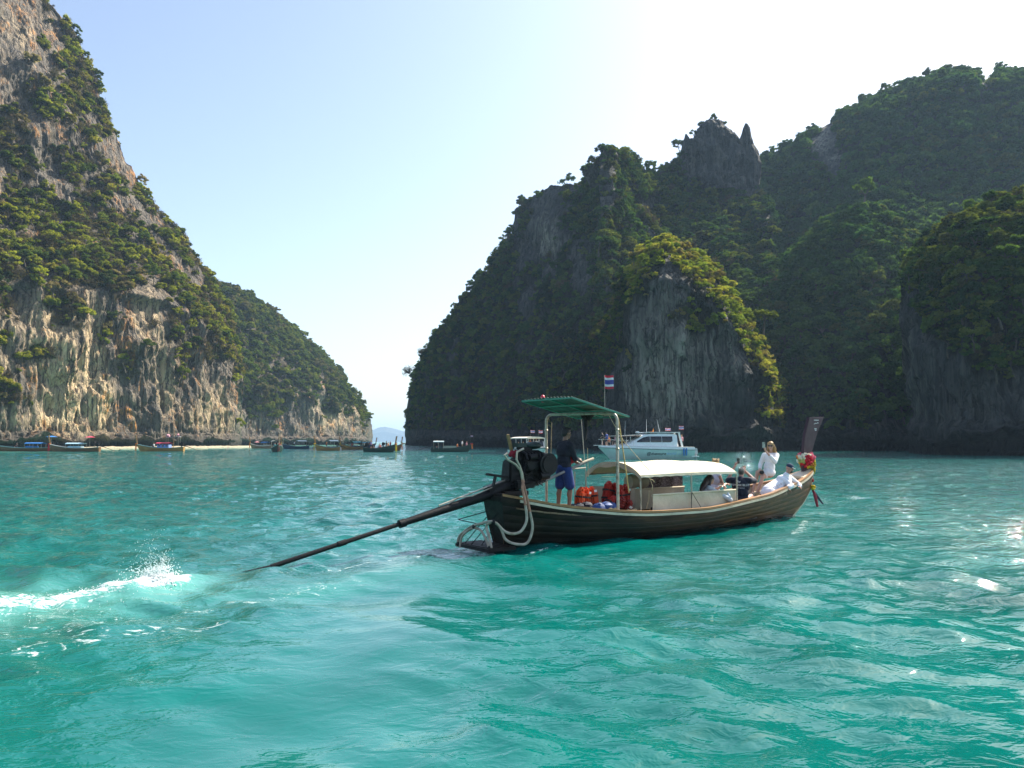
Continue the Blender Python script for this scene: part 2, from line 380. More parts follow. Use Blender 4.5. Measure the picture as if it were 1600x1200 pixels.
# shaded massif right of the channel, with its peaks
D = [(629,430,[(684,431),(676,433),(668,436),(660,440),(655,445)]), (632,400,[(660,401),(645,403),(632,406),(620,410),(612,415)]), (640,372,[(636,374),(615,378),(600,383),(588,390),(578,396)]),
 (655,346,[(620,348),(590,353),(568,360),(550,368),(538,374)]), (680,322,[(610,325),(570,331),(540,340),(515,348),(500,354)]), (720,296,[(600,300),(550,307),(500,317),(463,327),(445,334)]),
 (750,278,[(590,282),(530,290),(470,301),(425,312),(405,320)]), (778,263,[(580,267),(510,276),(430,288),(378,300),(352,308)]), (788,259,[(580,263),(510,272),(425,284),(345,296),(316,304)]),
 (815,250,[(570,254),(500,264),(400,276),(325,288),(296,298)]), (850,234,[(560,238),(490,248),(390,262),(305,278),(279,288)]), (905,214,[(550,218),(480,229),(390,244),(300,266),(276,276)]),
 (922,208,[(550,213),(475,224),(380,240),(300,258),(274,268)]), (934,205,[(545,207),(470,212),(370,220),(262,234),(230,242)]), (950,201,[(540,204),(460,211),(350,221),(245,238),(220,246)]),
 (985,196,[(535,202),(450,216),(350,234),(255,256),(230,264)]), (1005,195,[(530,203),(450,221),(360,243),(275,266),(250,272)]), (1025,194,[(530,204),(445,226),(360,250),(280,272),(259,278)]),
 (1050,193,[(530,206),(440,231),(360,258),(275,280),(252,286)]), (1064,192,[(530,207),(440,233),(360,262),(270,284),(236,290)]), (1085,191,[(530,206),(440,232),(360,264),(275,286),(240,292)]), (1137,190,[(530,204),(440,228),(365,262),(285,286),(250,292)]), (1160,190,[(530,204),(450,226),(385,254),(300,284),(272,290)]), (1182,190,[(545,202),(475,220),(405,250),(320,282),(285,288)]),
 (1200,188,[(560,192),(500,203),(440,222),(370,250),(335,256)]), (1220,192,[(600,196),(560,203),(520,218),(480,240),(460,250)])]
def maskD(px, py):
    return .80 + ell(px, py, [(845,360,32,70,-.75),(940,300,14,70,-.6),(1115,225,45,28,-.7),(1165,225,14,40,-.9),(1135,270,20,25,-.4),(640,640,14,50,-.3),(800,400,18,60,-.35),(870,300,40,20,-.3),(760,480,15,40,-.4),(700,560,12,50,-.45),(900,430,18,80,-.6),(820,490,15,60,-.5),(665,600,10,40,-.4),(960,480,10,60,-.4),(1010,330,12,30,-.4)]) - .55 * (py > 672)
palD = lambda px, py: ell(px, py, [(848,370,30,50,.9),(1115,225,40,30,.2)]) - .25
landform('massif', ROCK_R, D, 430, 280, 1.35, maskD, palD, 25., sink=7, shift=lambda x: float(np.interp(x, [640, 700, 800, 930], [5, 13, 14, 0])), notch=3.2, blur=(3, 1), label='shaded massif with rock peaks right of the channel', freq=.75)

Fc = [(925,192,[(620,193),(590,194),(560,195),(535,198)]), (948,170,[(560,171),(535,173),(510,176),(490,182)]), (972,157,[(505,158.5),(475,161),(448,165),(428,173)]), (1000,150,[(452,152),(427,155),(402,160),(382,170)]),
 (1040,147,[(435,149),(410,153),(388,158),(366,170)]), (1080,147,[(448,149),(428,153),(408,158),(388,170)]), (1110,148,[(468,150),(448,154),(428,159),(408,171)]),
 (1150,150,[(508,152),(492,156),(476,161),(457,172)]), (1180,152,[(548,154),(532,158),(516,163),(500,173)]), (1200,155,[(582,157),(570,160),(557,165),(543,174)]),
 (1220,160,[(622,162),(612,165),(602,169),(592,177)]), (1240,196,[(640,198),(630,201),(620,206),(610,213)])]
def maskF(px, py):
    top = line(px, [(925,600),(950,520),(985,450),(1040,400),(1100,440),(1150,490),(1200,570),(1250,640)])
    top = top + 16 * perlin(px / 22., py / 40., px * 0 + 3.5)
    return .10 + .95 / (1 + np.exp((py - top - 12) / 9.)) + .8 * np.clip((952 - px) / 25, 0, 1) + .9 * np.clip((px - np.interp(py, [460, 500, 540, 600, 690], [1134, 1160, 1182, 1202, 1224])) / 12, 0, 1) + ell(px, py, [(1100,500,28,22,.7),(960,560,20,40,.3),(1210,640,22,40,.6),(1070,650,30,10,.3)])
palF = lambda px, py: ell(px, py, [(1030,570,45,120,1.1),(1060,520,25,70,.6),(1130,590,35,90,1.0),(1085,600,28,90,.7),(975,600,20,50,.6)]) - .12
landform('rock_spur', ROCK_R, Fc, 360, 330, .8, maskF, palF, 44., sink=4, label='grey fluted rock spur standing in front of the massif')

G_ = [(1130,240,[(560,262),(440,285),(360,305),(290,325),(262,340)]), (1180,215,[(560,245),(440,272),(350,298),(270,325),(243,342)]), (1230,198,[(570,232),(440,262),(350,292),(245,322),(213,342)]),
 (1270,190,[(580,222),(430,250),(350,284),(225,318),(188,342)]), (1330,182,[(580,212),(400,238),(330,275),(195,315),(155,342)]), (1370,178,[(580,208),(390,234),(310,270),(170,312),(138,342)]),
 (1400,175,[(580,205),(400,232),(310,270),(160,312),(128,342)]), (1450,172,[(590,203),(420,232),(310,270),(140,312),(107,342)]), (1495,170,[(590,203),(420,232),(310,270),(125,312),(95,342)]),
 (1540,168,[(590,203),(420,232),(310,270),(135,312),(108,342)]), (1580,167,[(590,203),(420,232),(310,270),(128,312),(98,342)]), (1620,166,[(590,203),(420,232),(310,270),(128,312),(97,342)]), (1700,165,[(590,203),(420,232),(310,270),(125,312),(92,342)]),
 (1850,160,[(590,203),(420,232),(310,270),(130,312),(105,342)]), (2150,150,[(590,203),(440,232),(350,270),(230,312),(210,342)])]
def maskG(px, py):
    return .9 + ell(px, py, [(1285,225,22,60,-.8),(1540,125,10,40,-.8),(1500,120,10,30,-.4),(1310,260,14,50,-.4),(1480,180,20,40,-.2)])
landform('mountain', ROCK_R, G_, 330, 250, 1.7, maskG, lambda px, py: ell(px, py, [(1285,225,30,60,.7)]) - .25, 57., sink=13, notch=3, back=80, label='high forested mountain behind the rock spur', freq=.6)

I_ = [(1185,196,[(630,198),(580,202),(530,208),(490,218)]), (1240,180,[(590,186),(510,196),(440,208),(395,222)]), (1300,171,[(565,179),(475,191),(395,205),(340,223)]), (1345,168,[(545,178),(455,190),(375,205),(312,224)]),
 (1395,168,[(545,178),(460,190),(385,205),(330,224)]), (1445,171,[(560,181),(480,193),(415,208),(370,227)]), (1510,178,[(590,188),(540,198),(500,212),(470,230)])]
landform('hill', ROCK_R, I_, 180, 160, 1.3, lambda px, py: .95 - .5 * (py > 655), zero, 71., sink=8, notch=3, label='dark wooded hill in the notch between spur and buttress', freq=.8)

H_ = [(1408,142,[(610,142,-8),(530,143,-14),(475,146,-10),(440,152,-4)]), (1424,125,[(560,126,-12),(500,128,-12),(435,133,-6),(392,143)]), (1455,117,[(545,118),(485,120),(415,125),(368,137)]), (1500,112,[(520,113),(455,116),(385,121),(338,134)]),
 (1550,110,[(500,111),(432,114),(365,120),(315,133)]), (1600,109,[(490,110),(422,113),(355,119),(304,132)]), (1700,107,[(490,108),(420,111),(350,117),(295,130)]), (1850,104,[(490,105),(420,108),(360,114),(310,127)]), (2050,100,[(500,101),(450,104),(400,110),(360,123)])]
def maskH(px, py):
    return .85 / (1 + np.exp((py - line(px, [(1400,440),(1440,520),(1480,580),(1600,600),(1800,600)])) / 25.)) + ell(px, py, [(1400,600,30,110,-.8),(1440,650,30,50,-.3)])
landform('buttress', ROCK_R, H_, 230, 240, .75, maskH, lambda px, py: ell(px, py, [(1410,580,18,90,.5),(1470,660,60,40,.25)]) - .15, 88., sink=6, label='shaded rock buttress overgrown on top at the far right')

isl = [(x, 7000, [(y, 7030), (y2, 7120)]) for x, y, y2 in ((540,689,688),(560,684,682),(578,680,674),(590,676,668),(600,674,666),(612,677,668),(625,680,672),(645,682,675),(665,685,680),(690,689,688))]
landform('island', ROCK_R, isl, 90, 40, 3.0, lambda px, py: .6 + 0 * px, zero, 93., notch=2, back=300, blur=(1, 1), label='faint blue island on the horizon', freq=.06)

# pale strip of beach below the sunlit cliff
bx = np.linspace(100, 400, 80); by = np.linspace(0, 1, 14)
Pb = np.zeros((14, 80, 3))
for j, x in enumerate(bx):
    d = np.interp(x, [c[0] for c in colsA], [c[1] * 1.4 for c in colsA]); p = at(x, HOR, d); dn = Vector((p.x, p.y, 0)).normalized()
    for i, b in enumerate(by):
        q = p + dn * (-5.5 + 9 * b) ; Pb[i, j] = (q.x, q.y, -.35 + .9 * b)
Pb[..., 2] += fbm(Pb, .5, 4, 1, 4.) * .35
tb = NT('beach_sand'); tb.set(Base_Color=tb.ramp(tb.noise(1.2, 8, rough=.7), [(.35, (.10, .085, .06)), (.5, (.40, .33, .22)), (.7, (.55, .47, .33))]), Roughness=.9)
tag(link('beach', grid_mesh('beach', Pb, tb.m)), 'narrow strip of pale sand and rubble under the sunlit cliff', kind='structure')

def pinnacle(x, ybase, ytop, d, halfw, label, lean=0, seed=0, flat=.0, pw=.8, squash=.8):
    b = at(x, ybase, d); t = at(x + lean, ytop, d); H = t.z - b.z; hw = halfw / F_PX * d; nz_, na_ = 90, 72; P = np.zeros((nz_, na_ + 1, 3))
    for i in range(nz_):
        f = i / (nz_ - 1); r_ = hw * (max(0, 1 - f ** (1 / (1 - flat + 1e-6))) ** pw if flat else (1 - f) ** pw) + .02; r_ *= 1 + .25 * max(0, .25 - f) / .25
        for k in range(na_ + 1):
            a = 2 * math.pi * (k % na_) / na_; P[i, k] = (b.x + (t.x - b.x) * f + r_ * math.cos(a), d + r_ * squash * math.sin(a), b.z - 6 + (H + 6) * f)
    ax = P.mean(1, keepdims=True); D_ = P - ax; D_[..., 2] = 0; D_ /= np.linalg.norm(D_, axis=-1)[..., None] + 1e-6
    dsp = fbm(P, .22, 4, .22, seed, True) * 1.1 + fbm(P, .7, 4, .3, seed + 4) * .7 + fbm(P, .12, 3, .8, seed + 8) * 1.6
    P += D_ * (dsp * np.clip((1.05 - np.linspace(0, 1, nz_)[:, None]) * 2.2, .15, 1) * hw / 2.4)[..., None]
    P[..., 2] += (fbm(P, .5, 3, .5, seed + 12) * 2.2) * np.linspace(0, 1, nz_)[:, None] ** 2
    z = np.zeros(P.shape[:2]); me = grid_mesh('rock_pinnacle', P, ROCK_R, True, {'veg': z, 'pale': z}); tag(link('rock_pinnacle', me), label, kind='structure')
pinnacle(1165, 290, 193, 288, 17, 'tall thin rock pinnacle right of the rock block', 1, 3., pw=.5)
pinnacle(1112, 285, 187, 290, 38, 'blocky rock pinnacle crowned with bushes', 2, 9., flat=.72, pw=.7)
pinnacle(1072, 270, 212, 291, 12, 'small rock shoulder left of the blocky pinnacle', 0, 15., flat=.5, pw=.7)
# ------------------------------------------------------------------ trees and scrub on the cliffs
tl = NT('leaves')
ta = tl.attr('tint', 'INSTANCER').outputs['Color']
lv = tl.noise(3.0, 3, vec=tl.coord('Object'))
lc = tl.mix(1.0, ta, tl.ramp(lv, [(.3, (.55, .6, .5)), (.7, (1.25, 1.2, 1.1))]), 'MULTIPLY')
df = tl.n('BsdfDiffuse'); tr = tl.n('BsdfTranslucent'); ms = tl.n('MixShader'); ms.inputs[0].default_value = .45
tl.l(lc, df.inputs[0]); tl.l(tl.mix(1.0, lc, (1.15, 1.3, .5), 'MULTIPLY'), tr.inputs[0]); tl.l(df.outputs[0], ms.inputs[1]); tl.l(tr.outputs[0], ms.inputs[2]); tl.l(ms.outputs[0], tl.out.inputs[0])
LEAF = tl.m
BARK = mat('bark', (.09, .075, .055), .9, scale=9, bump=.01)

def crown_mesh(name, seed, n_cl, n_leaf, flat, leaf=.13, sparse=False):
    rs = np.random.RandomState(seed); V = []; Fq = []
    cl = []
    for i in range(n_cl):
        a = rs.uniform(0, 2 * math.pi); rr = math.sqrt(rs.uniform(0, 1)) * .72; z = (1 - rr * rr) * flat * rs.uniform(.55, 1.05) + rs.uniform(-.12, .1)
        cl.append((np.array([rr * math.cos(a), rr * math.sin(a), z]), rs.uniform(.17, .33)))
    for c, r_ in cl:
        n = rs.normal(size=(n_leaf, 3)); n /= np.linalg.norm(n, axis=1)[:, None]; n[:, 2] = n[:, 2] * .75 + .18
        rad = r_ * rs.uniform(.65, 1.12, n_leaf)[:, None]
        C = c + n * rad * np.array([1, 1, .72])
        for k in range(n_leaf):
            nn = n[k] + rs.normal(size=3) * .55 + np.array([0, 0, .35]); nn /= np.linalg.norm(nn)
            a = np.cross(nn, rs.normal(size=3)); a /= np.linalg.norm(a); b = np.cross(nn, a); s1 = leaf * rs.uniform(.5, 1.2); s2 = s1 * rs.uniform(.45, .9)
            p = C[k]; i0 = len(V)
            V += [p - a * s1, p + b * s2 - nn * .02, p + a * s1, p - b * s2 - nn * .02]; Fq.append((i0, i0+1, i0+2, i0+3))
        if not sparse:                                            # dense heart of the clump
            bm = bmesh.new(); bmesh.ops.create_icosphere(bm, subdivisions=1, radius=r_ * .62)
            i0 = len(V)
            for v in bm.verts: V.append(c + np.array(v.co) * np.array([1, 1, .7]) * rs.uniform(.8, 1.15))
            for f in bm.faces: Fq.append(tuple(i0 + v.index for v in f.verts))
            bm.free()
    me = bpy.data.meshes.new(name); me.from_pydata([tuple(v) for v in V], [], Fq); me.materials.append(LEAF); me.update(); return me
def dry_mesh(name, seed):                                         # leafless shrub: fine twigs
    rs = np.random.RandomState(seed); m = MB()
    for i in range(34):
        a = rs.uniform(0, 6.28); t = rs.uniform(.1, 1.1); d = np.array([math.cos(a) * math.sin(t), math.sin(a) * math.sin(t), math.cos(t)])
        L = rs.uniform(.6, 1.05); p1 = d * L * .5 + rs.normal(size=3) * .06; p2 = d * L + rs.normal(size=3) * .12
        m.tube([(0, 0, 0), p1, p2], [.025, .018, .006], 3, cap=False)
        for k in range(5):
            s0 = p1 + (p2 - p1) * rs.uniform(0, .9); m.tube([s0, s0 + rs.normal(size=3) * .2], [.012, .005], 3, cap=False)
    for k in range(110):
        d = rs.normal(size=3); d[2] = abs(d[2]); d /= np.linalg.norm(d); p = d * rs.uniform(.5, 1.0); a = rs.normal(size=3) * .06; b = rs.normal(size=3) * .05
        m.add([p - a, p + b, p + a], [(0, 1, 2)])
    me = m.mesh(name, LEAF, 0); return me
CROWNS = [crown_mesh('crown', 1, 15, 62, .9, .085), crown_mesh('crown', 2, 18, 56, 1.15, .08), crown_mesh('crown', 3, 12, 75, .6, .10), crown_mesh('crown', 4, 17, 58, 1.35, .085), crown_mesh('crown', 5, 13, 60, .9, .09, True), crown_mesh('crown', 6, 18, 52, .75, .085), dry_mesh('crown', 9)]
def trunk_mesh(name, seed):
    rs = np.random.RandomState(seed); m = MB()
    top = np.array([rs.uniform(-.1, .1), rs.uniform(-.1, .1), .1])
    m.tube([(0, 0, -1.1), (rs.uniform(-.1, .1), rs.uniform(-.1, .1), -.5), top], [.085, .06, .045], 6)
    for k in range(5):
        a = k * 1.3 + rs.uniform(0, .6); e = top + np.array([math.cos(a) * .5, math.sin(a) * .5, rs.uniform(.1, .45)])
        m.tube([top - np.array([0, 0, .1 * (k % 3)]), (top + e) / 2 + np.array([0, 0, .06]), e], [.04, .028, .01], 5)
    return m.mesh(name, BARK)
TRUNKS = [trunk_mesh('trunk', s) for s in (1, 2, 3)]

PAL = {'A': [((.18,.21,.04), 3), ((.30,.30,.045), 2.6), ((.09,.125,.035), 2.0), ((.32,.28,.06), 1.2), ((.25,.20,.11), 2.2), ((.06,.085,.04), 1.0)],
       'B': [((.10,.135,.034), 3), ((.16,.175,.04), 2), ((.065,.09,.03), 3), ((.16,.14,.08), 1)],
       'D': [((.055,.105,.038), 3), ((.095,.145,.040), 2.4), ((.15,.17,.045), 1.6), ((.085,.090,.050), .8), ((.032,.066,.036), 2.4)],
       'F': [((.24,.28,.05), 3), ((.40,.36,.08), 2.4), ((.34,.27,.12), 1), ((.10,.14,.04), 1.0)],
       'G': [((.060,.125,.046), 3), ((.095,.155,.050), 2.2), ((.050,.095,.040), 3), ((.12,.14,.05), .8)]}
SPEC = [  # landform, palette, count, radius range, dry share, individual trees, label
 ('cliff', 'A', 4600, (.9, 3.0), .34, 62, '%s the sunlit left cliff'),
 ('headland', 'B', 2800, (1.7, 4.2), .06, 36, '%s the farther headland beyond the moored boats'),
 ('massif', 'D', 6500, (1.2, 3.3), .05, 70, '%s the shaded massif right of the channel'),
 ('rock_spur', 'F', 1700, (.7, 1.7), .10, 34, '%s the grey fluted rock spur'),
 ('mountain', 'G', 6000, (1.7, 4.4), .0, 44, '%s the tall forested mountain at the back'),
 ('hill', 'G', 2600, (1.3, 3.3), .0, 24, '%s the dark wooded hill in the notch'),
 ('buttress', 'D', 1900, (.8, 2.0), .05, 28, '%s the overgrown far right buttress')]
pts = []; scl = []; rot = []; var = []; tnt = []; first = {}
def put_tree(p, s, r_, v, tint, label, group, name='tree', cat='tree'):
    e = empty(name, p, 0, label, cat, group); e.rotation_euler = r_; e.scale = (s, s, s)
    c = link('crown', CROWNS[v], e); c['tint'] = [float(k) for k in tint] + [1.0]; first.setdefault(v, c)
    link('trunk', TRUNKS[v % 3], e); return e
for (nm, pal, cnt, (r0, r1), dry, nind, lab) in SPEC:
    L = LAND[nm]; rs = np.random.RandomState(len(nm) * 7 + cnt % 97)
    nv, nu = L['veg'].shape; i_max = min(nv - 1, L['ridge'] + 7)
    wgt = np.zeros_like(L['veg']); wgt[:i_max] = (L['veg'][:i_max] > .35) * L['veg'][:i_max] * L['area'][:i_max] * (.35 + .65 * np.clip(L['N'][:i_max, :, 2] + .5, 0, 1))
    px, py = to_px(L['P']); wgt *= ((px > -130) & (px < 1730) & (py > -120))
    wgt[:i_max] += .04 * L['area'][:i_max] * (L['P'][:i_max, :, 2] > 7) * (wgt[:i_max] > 0)
    pr = (wgt / wgt.sum()).ravel(); ix = rs.choice(nv * nu, cnt * 2, p=pr)
    P = L['P'].reshape(-1, 3)[ix] + rs.normal(size=(len(ix), 3)) * .15; N = L['N'].reshape(-1, 3)[ix]
    rad = r0 + (r1 - r0) * rs.uniform(0, 1, len(ix)) ** 2.2
    keep = []; cells = {}
    for i in range(len(ix)):
        c = tuple((P[i] / (r0 * 1.5)).astype(int)); k = cells.get(c, 0)
        if k < 2: cells[c] = k + 1; keep.append(i)
        if len(keep) >= cnt: break
    keep = np.array(keep); P = P[keep]; N = N[keep]; rad = rad[keep]
    cols = np.array([c for c, _ in PAL[pal]]); pw = np.array([w_ for _, w_ in PAL[pal]])
    patch = fbm(P, .06, 3, 1, 5.) * 3.0                             # neighbouring shrubs share a colour
    ci = np.clip(np.searchsorted(np.cumsum(pw / pw.sum()), np.clip(.5 + patch * .35 + rs.normal(size=len(P)) * .22, 0, .999)), 0, len(pw) - 1)
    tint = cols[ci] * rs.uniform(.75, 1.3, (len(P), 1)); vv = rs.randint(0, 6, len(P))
    if nm == 'rock_spur':                                             # left flank's shade put into the tint: shrubs take the massif's darker colours
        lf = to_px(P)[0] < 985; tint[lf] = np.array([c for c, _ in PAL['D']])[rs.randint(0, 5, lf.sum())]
    dm = rs.uniform(size=len(P)) < dry; vv[dm] = 6; tint[dm] = np.array([.13, .105, .075]) * rs.uniform(.7, 1.4, (dm.sum(), 1))
    px, py = to_px(P); face = (N * -P).sum(1) / np.linalg.norm(P, axis=1)
    cand = np.where((vv < 6) & (face > -.15) & (px > 5) & (px < 1595) & (py > 5) & (py < 670))[0]
    cand = cand[np.argsort(-(rad[cand] + .35 * rs.uniform(size=len(cand))) / np.linalg.norm(P[cand], axis=1))]
    chosen = []
    for i in cand:
        if all(np.linalg.norm(P[i] - P[j]) > 3.2 * r0 + 1 for j in chosen): chosen.append(i)
        if len(chosen) >= nind: break
    grp = 'trees on the ' + nm.replace('_', ' ')
    for i in chosen:
        tn_ = tint[i]; tone = ('olive brown' if tn_[0] > tn_[1] * .97 else 'yellow green' if tn_[0] > tn_[1] * .78 and tn_.sum() > .2 else 'dark green' if tn_.sum() < .19 else 'mid green')
        hz_ = P[i][2] / P[:, 2].max(); lab_ = '%s %s %s' % (tone, ('dome shaped tree', 'bushy tree', 'flat crowned tree', 'tall rounded tree', 'loose open tree', 'broad tree')[int(vv[i])], lab % ('low on' if hz_ < .3 else 'halfway up' if hz_ < .62 else 'high on'))
        s = rad[i] * 1.08; n = N[i]; p = P[i] + n * s * .35 + np.array([0, 0, s * .30])
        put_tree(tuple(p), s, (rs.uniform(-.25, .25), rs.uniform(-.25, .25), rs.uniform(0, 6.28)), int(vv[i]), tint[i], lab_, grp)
    msk = np.ones(len(P), bool); msk[chosen] = False
    P2 = P[msk] + N[msk] * (rad[msk] * .25)[:, None]
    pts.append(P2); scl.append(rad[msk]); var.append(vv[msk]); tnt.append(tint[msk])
    rot.append(np.stack([N[msk][:, 1] * -.45 + rs.normal(size=len(P2)) * .15, N[msk][:, 0] * .45 + rs.normal(size=len(P2)) * .15, rs.uniform(0, 6.28, len(P2))], -1))
if 6 not in first:
    p = at(640, 585, 382); put_tree(p + Vector((.3, -1.5, .5)), 4.2, (.1, -.7, .3), 6, (.07, .06, .045), 'bare leaning tree on the left edge of the shaded massif', None)
for (x, y, d, s, v, tn, lb) in ((1114, 189, 291, 2.4, 1, (.11,.14,.03), 'bush crowning the blocky rock pinnacle'), (1098, 199, 291, 2.6, 5, (.07,.10,.03), 'bush on the left shoulder of the blocky rock pinnacle'), (1128, 196, 290, 2.4, 2, (.09,.12,.03), 'bush on the right shoulder of the blocky rock pinnacle'),
                            (1085, 212, 291, 2.6, 0, (.08,.11,.03), 'bush between the small rock shoulder and the blocky pinnacle'), (1060, 232, 293, 3., 3, (.06,.09,.03), 'tree just left of the small rock shoulder'), (1350, 306, 222, 4.6, 1, (.085,.14,.03), 'bright green spreading tree on top of the dark wooded hill'),
                            (1196, 498, 166, 3.2, 2, (.13,.15,.03), 'bright overhanging tree on the right edge of the rock spur'),
                            (430, 672, 425, 2.9, 1, (.12,.14,.03), 'small bright tree low on the headland behind the green boat')):
    put_tree(at(x, y, d), s, (.1, .1, random.uniform(0, 6)), v, tn, lb, None)
pts = np.concatenate(pts); scl = np.concatenate(scl); rot = np.concatenate(rot); var = np.concatenate(var); tnt = np.concatenate(tnt)
me = bpy.data.meshes.new('scrub'); me.vertices.add(len(pts)); me.vertices.foreach_set('co', pts.astype(np.float32).ravel())
for nm, ty, a in (('size', 'FLOAT', scl), ('turn', 'FLOAT_VECTOR', rot), ('kind', 'INT', var)):
    q = me.attributes.new(nm, ty, 'POINT'); q.data.foreach_set('value' if ty != 'FLOAT_VECTOR' else 'vector', (a.astype(np.int32) if ty == 'INT' else a.astype(np.float32)).ravel())
q = me.attributes.new('tint', 'FLOAT_COLOR', 'POINT'); q.data.foreach_set('color', np.concatenate([tnt, np.ones((len(tnt), 1))], 1).astype(np.float32).ravel())
scrub = tag(link('scrub', me), 'mixed green and dry scrub covering the cliffs on both sides', kind='stuff')
g = bpy.data.node_groups.new('scatter', 'GeometryNodeTree')
g.interface.new_socket('Geometry', in_out='INPUT', socket_type='NodeSocketGeometry'); g.interface.new_socket('Geometry', in_out='OUTPUT', socket_type='NodeSocketGeometry')
gi = g.nodes.new('NodeGroupInput'); go = g.nodes.new('NodeGroupOutput'); ip = g.nodes.new('GeometryNodeInstanceOnPoints'); gt = g.nodes.new('GeometryNodeGeometryToInstance')
for v in range(6, -1, -1):
    oi = g.nodes.new('GeometryNodeObjectInfo'); oi.inputs['Object'].default_value = first[v]; oi.inputs['As Instance'].default_value = True; oi.transform_space = 'ORIGINAL'; g.links.new(oi.outputs['Geometry'], gt.inputs[0])
def na(nm, ty):
    x = g.nodes.new('GeometryNodeInputNamedAttribute'); x.data_type = ty; x.inputs['Name'].default_value = nm; return x.outputs['Attribute']
g.links.new(gi.outputs[0], ip.inputs['Points']); g.links.new(gt.outputs[0], ip.inputs['Instance']); ip.inputs['Pick Instance'].default_value = True
g.links.new(na('kind', 'INT'), ip.inputs['Instance Index'])
er = g.nodes.new('FunctionNodeEulerToRotation'); g.links.new(na('turn', 'FLOAT_VECTOR'), er.inputs[0]); g.links.new(er.outputs[0], ip.inputs['Rotation'])
g.links.new(na('size', 'FLOAT'), ip.inputs['Scale']); g.links.new(ip.outputs[0], go.inputs[0])
md = scrub.modifiers.new('scatter', 'NODES'); md.node_group = g
# ------------------------------------------------------------------ water
rsw = np.random.RandomState(21)
WAVES = []
for i in range(64):
    lam = .36 * (7.5 ** rsw.uniform(0, 1)) if i < 56 else rsw.uniform(2.5, 5); th = math.radians(-105 + rsw.normal() * 42)
    WAVES.append((2 * math.pi / lam * math.cos(th), 2 * math.pi / lam * math.sin(th), lam, (.0098 if lam < 1.1 else .0090 * lam ** -.55) * lam ** .95 * rsw.uniform(.6, 1.4), rsw.uniform(0, 6.28)))
def calm(X, Y):                                    # smooth slick left behind the propeller and the hull
    a = np.clip((Y - 4) / 9, 0, 1); cx = -1.9 + .9 * a
    w_ = 1.15 + .35 * a
    return np.exp(-((X - cx) / w_) ** 2) * np.clip((15.0 - Y) / 3, 0, 1)
def wave_h(X, Y):
    c = calm(X, Y); Xw = X + .25 * perlin(X * .5, Y * .5, X * 0 + 2.); Yw = Y + .25 * perlin(X * .5, Y * .5, X * 0 + 7.)
    gust = .8 + .55 * perlin(X * .14, Y * .14, X * 0 + 5.)
    h = 0
    dd = np.sqrt(X * X + Y * Y)
    for kx, ky, lam, a, ph in WAVES:
        res = np.clip(lam * 2530 / (dd * dd + 40.) / 1.2, 0, 1) if lam < 3 else 1.0
        s = np.sin(kx * Xw + ky * Yw + ph)
        h = h + a * res * (s + .28 * s * s) * (1 - c * (.80 if lam < 1.1 else .38 if lam < 2.0 else -.25))
    h = h * gust * .68
    h += c * .020 * perlin(X * .55 + Y * .25, Y * .42 - X * .15, X * 0 + 3.) * 2
    return h
apx = (0.0, -7.0)
ang = np.concatenate([np.linspace(-82, -36, 70), np.linspace(-35.9, 35.9, 470), np.linspace(36, 82, 70)]); ang = np.radians(ang)
rr = [8.5]
while rr[-1] < 9500:
    d = rr[-1] - 7.0; rr.append(rr[-1] + max(.035, min(.055 + d * .0045, 400) + max(0, d - 25) ** 1.25 * .004))
rr = np.array(rr)
A, RR = np.meshgrid(ang, rr); X = apx[0] + RR * np.sin(A); Y = apx[1] + RR * np.cos(A)
Z = wave_h(X, Y) * np.clip(1.1 - RR / 400, 0, 1)
def trail(X, Y, pts, w0, w1):
    best = np.zeros_like(X)
    for i in range(len(pts) - 1):
        (x0, y0), (x1, y1) = pts[i], pts[i + 1]; dx, dy = x1 - x0, y1 - y0; L2 = dx * dx + dy * dy
        t = np.clip(((X - x0) * dx + (Y - y0) * dy) / L2, 0, 1); w_ = w0 + (w1 - w0) * (i + t) / (len(pts) - 1)
        best = np.maximum(best, np.exp(-(((X - x0 - t * dx) ** 2 + (Y - y0 - t * dy) ** 2) / (w_ * w_))))
    return best
gp = lambda x, y: tuple(ground(x, y)[:2])
JET = [gp(275, 915), gp(200, 925), gp(120, 938), gp(30, 950), gp(-120, 965), gp(-400, 985)]
foam = trail(X, Y, JET, .20, 1.0) * .66 + .7 * trail(X, Y, [gp(287, 911), gp(235, 921)], .17, .22)
foam += .50 * trail(X, Y, [gp(430, 905), gp(500, 896), gp(590, 886), gp(680, 874)], .10, .07)
foam += .36 * trail(X, Y, [gp(560, 915), gp(440, 935), gp(300, 960), gp(120, 985), gp(-60, 1010)], .35, .5)
foam += .40 * trail(X, Y, [gp(330, 985), gp(200, 1000), gp(40, 1030)], .22, .4)
foam += .8 * trail(X, Y, [gp(720, 866), gp(790, 868), gp(880, 858)], .05, .04) + .45 * trail(X, Y, [gp(1225, 815), gp(1262, 816), gp(1240, 836)], .10, .22)
aer = trail(X, Y, JET, .75, 1.9) * 1.0 + .35 * trail(X, Y, [gp(300, 930), gp(450, 930), gp(650, 900)], .8, .5)
Z += trail(X, Y, JET, .22, .6) * (.06 + .07 * np.abs(perlin(X * 2.2, Y * 2.2, X * 0 + 1.)) + .05 * perlin(X * 7, Y * 7, X * 0))
shal = np.clip(1 - (np.hypot(X + 82, Y - 185) - 10) / 60, 0, 1) * .7
dl = (X + 140) * .93 - (Y - 210) * .37                         # distance off the foot of the sunlit cliff
shal = np.clip(1.3 - (dl + 2) / 60, 0, 1) * (Y > 90) * (X < -25)
tw = NT('sea_water')
fo = tw.attr('foam').outputs['Fac']; ae = tw.attr('aerated').outputs['Fac']; sh = tw.attr('shallow').outputs['Fac']
pn = tw.noise(.35, 4, dist=.4)
deep = tw.ramp(pn, [(.3, (.000, .088, .075)), (.7, (.000, .138, .119))])
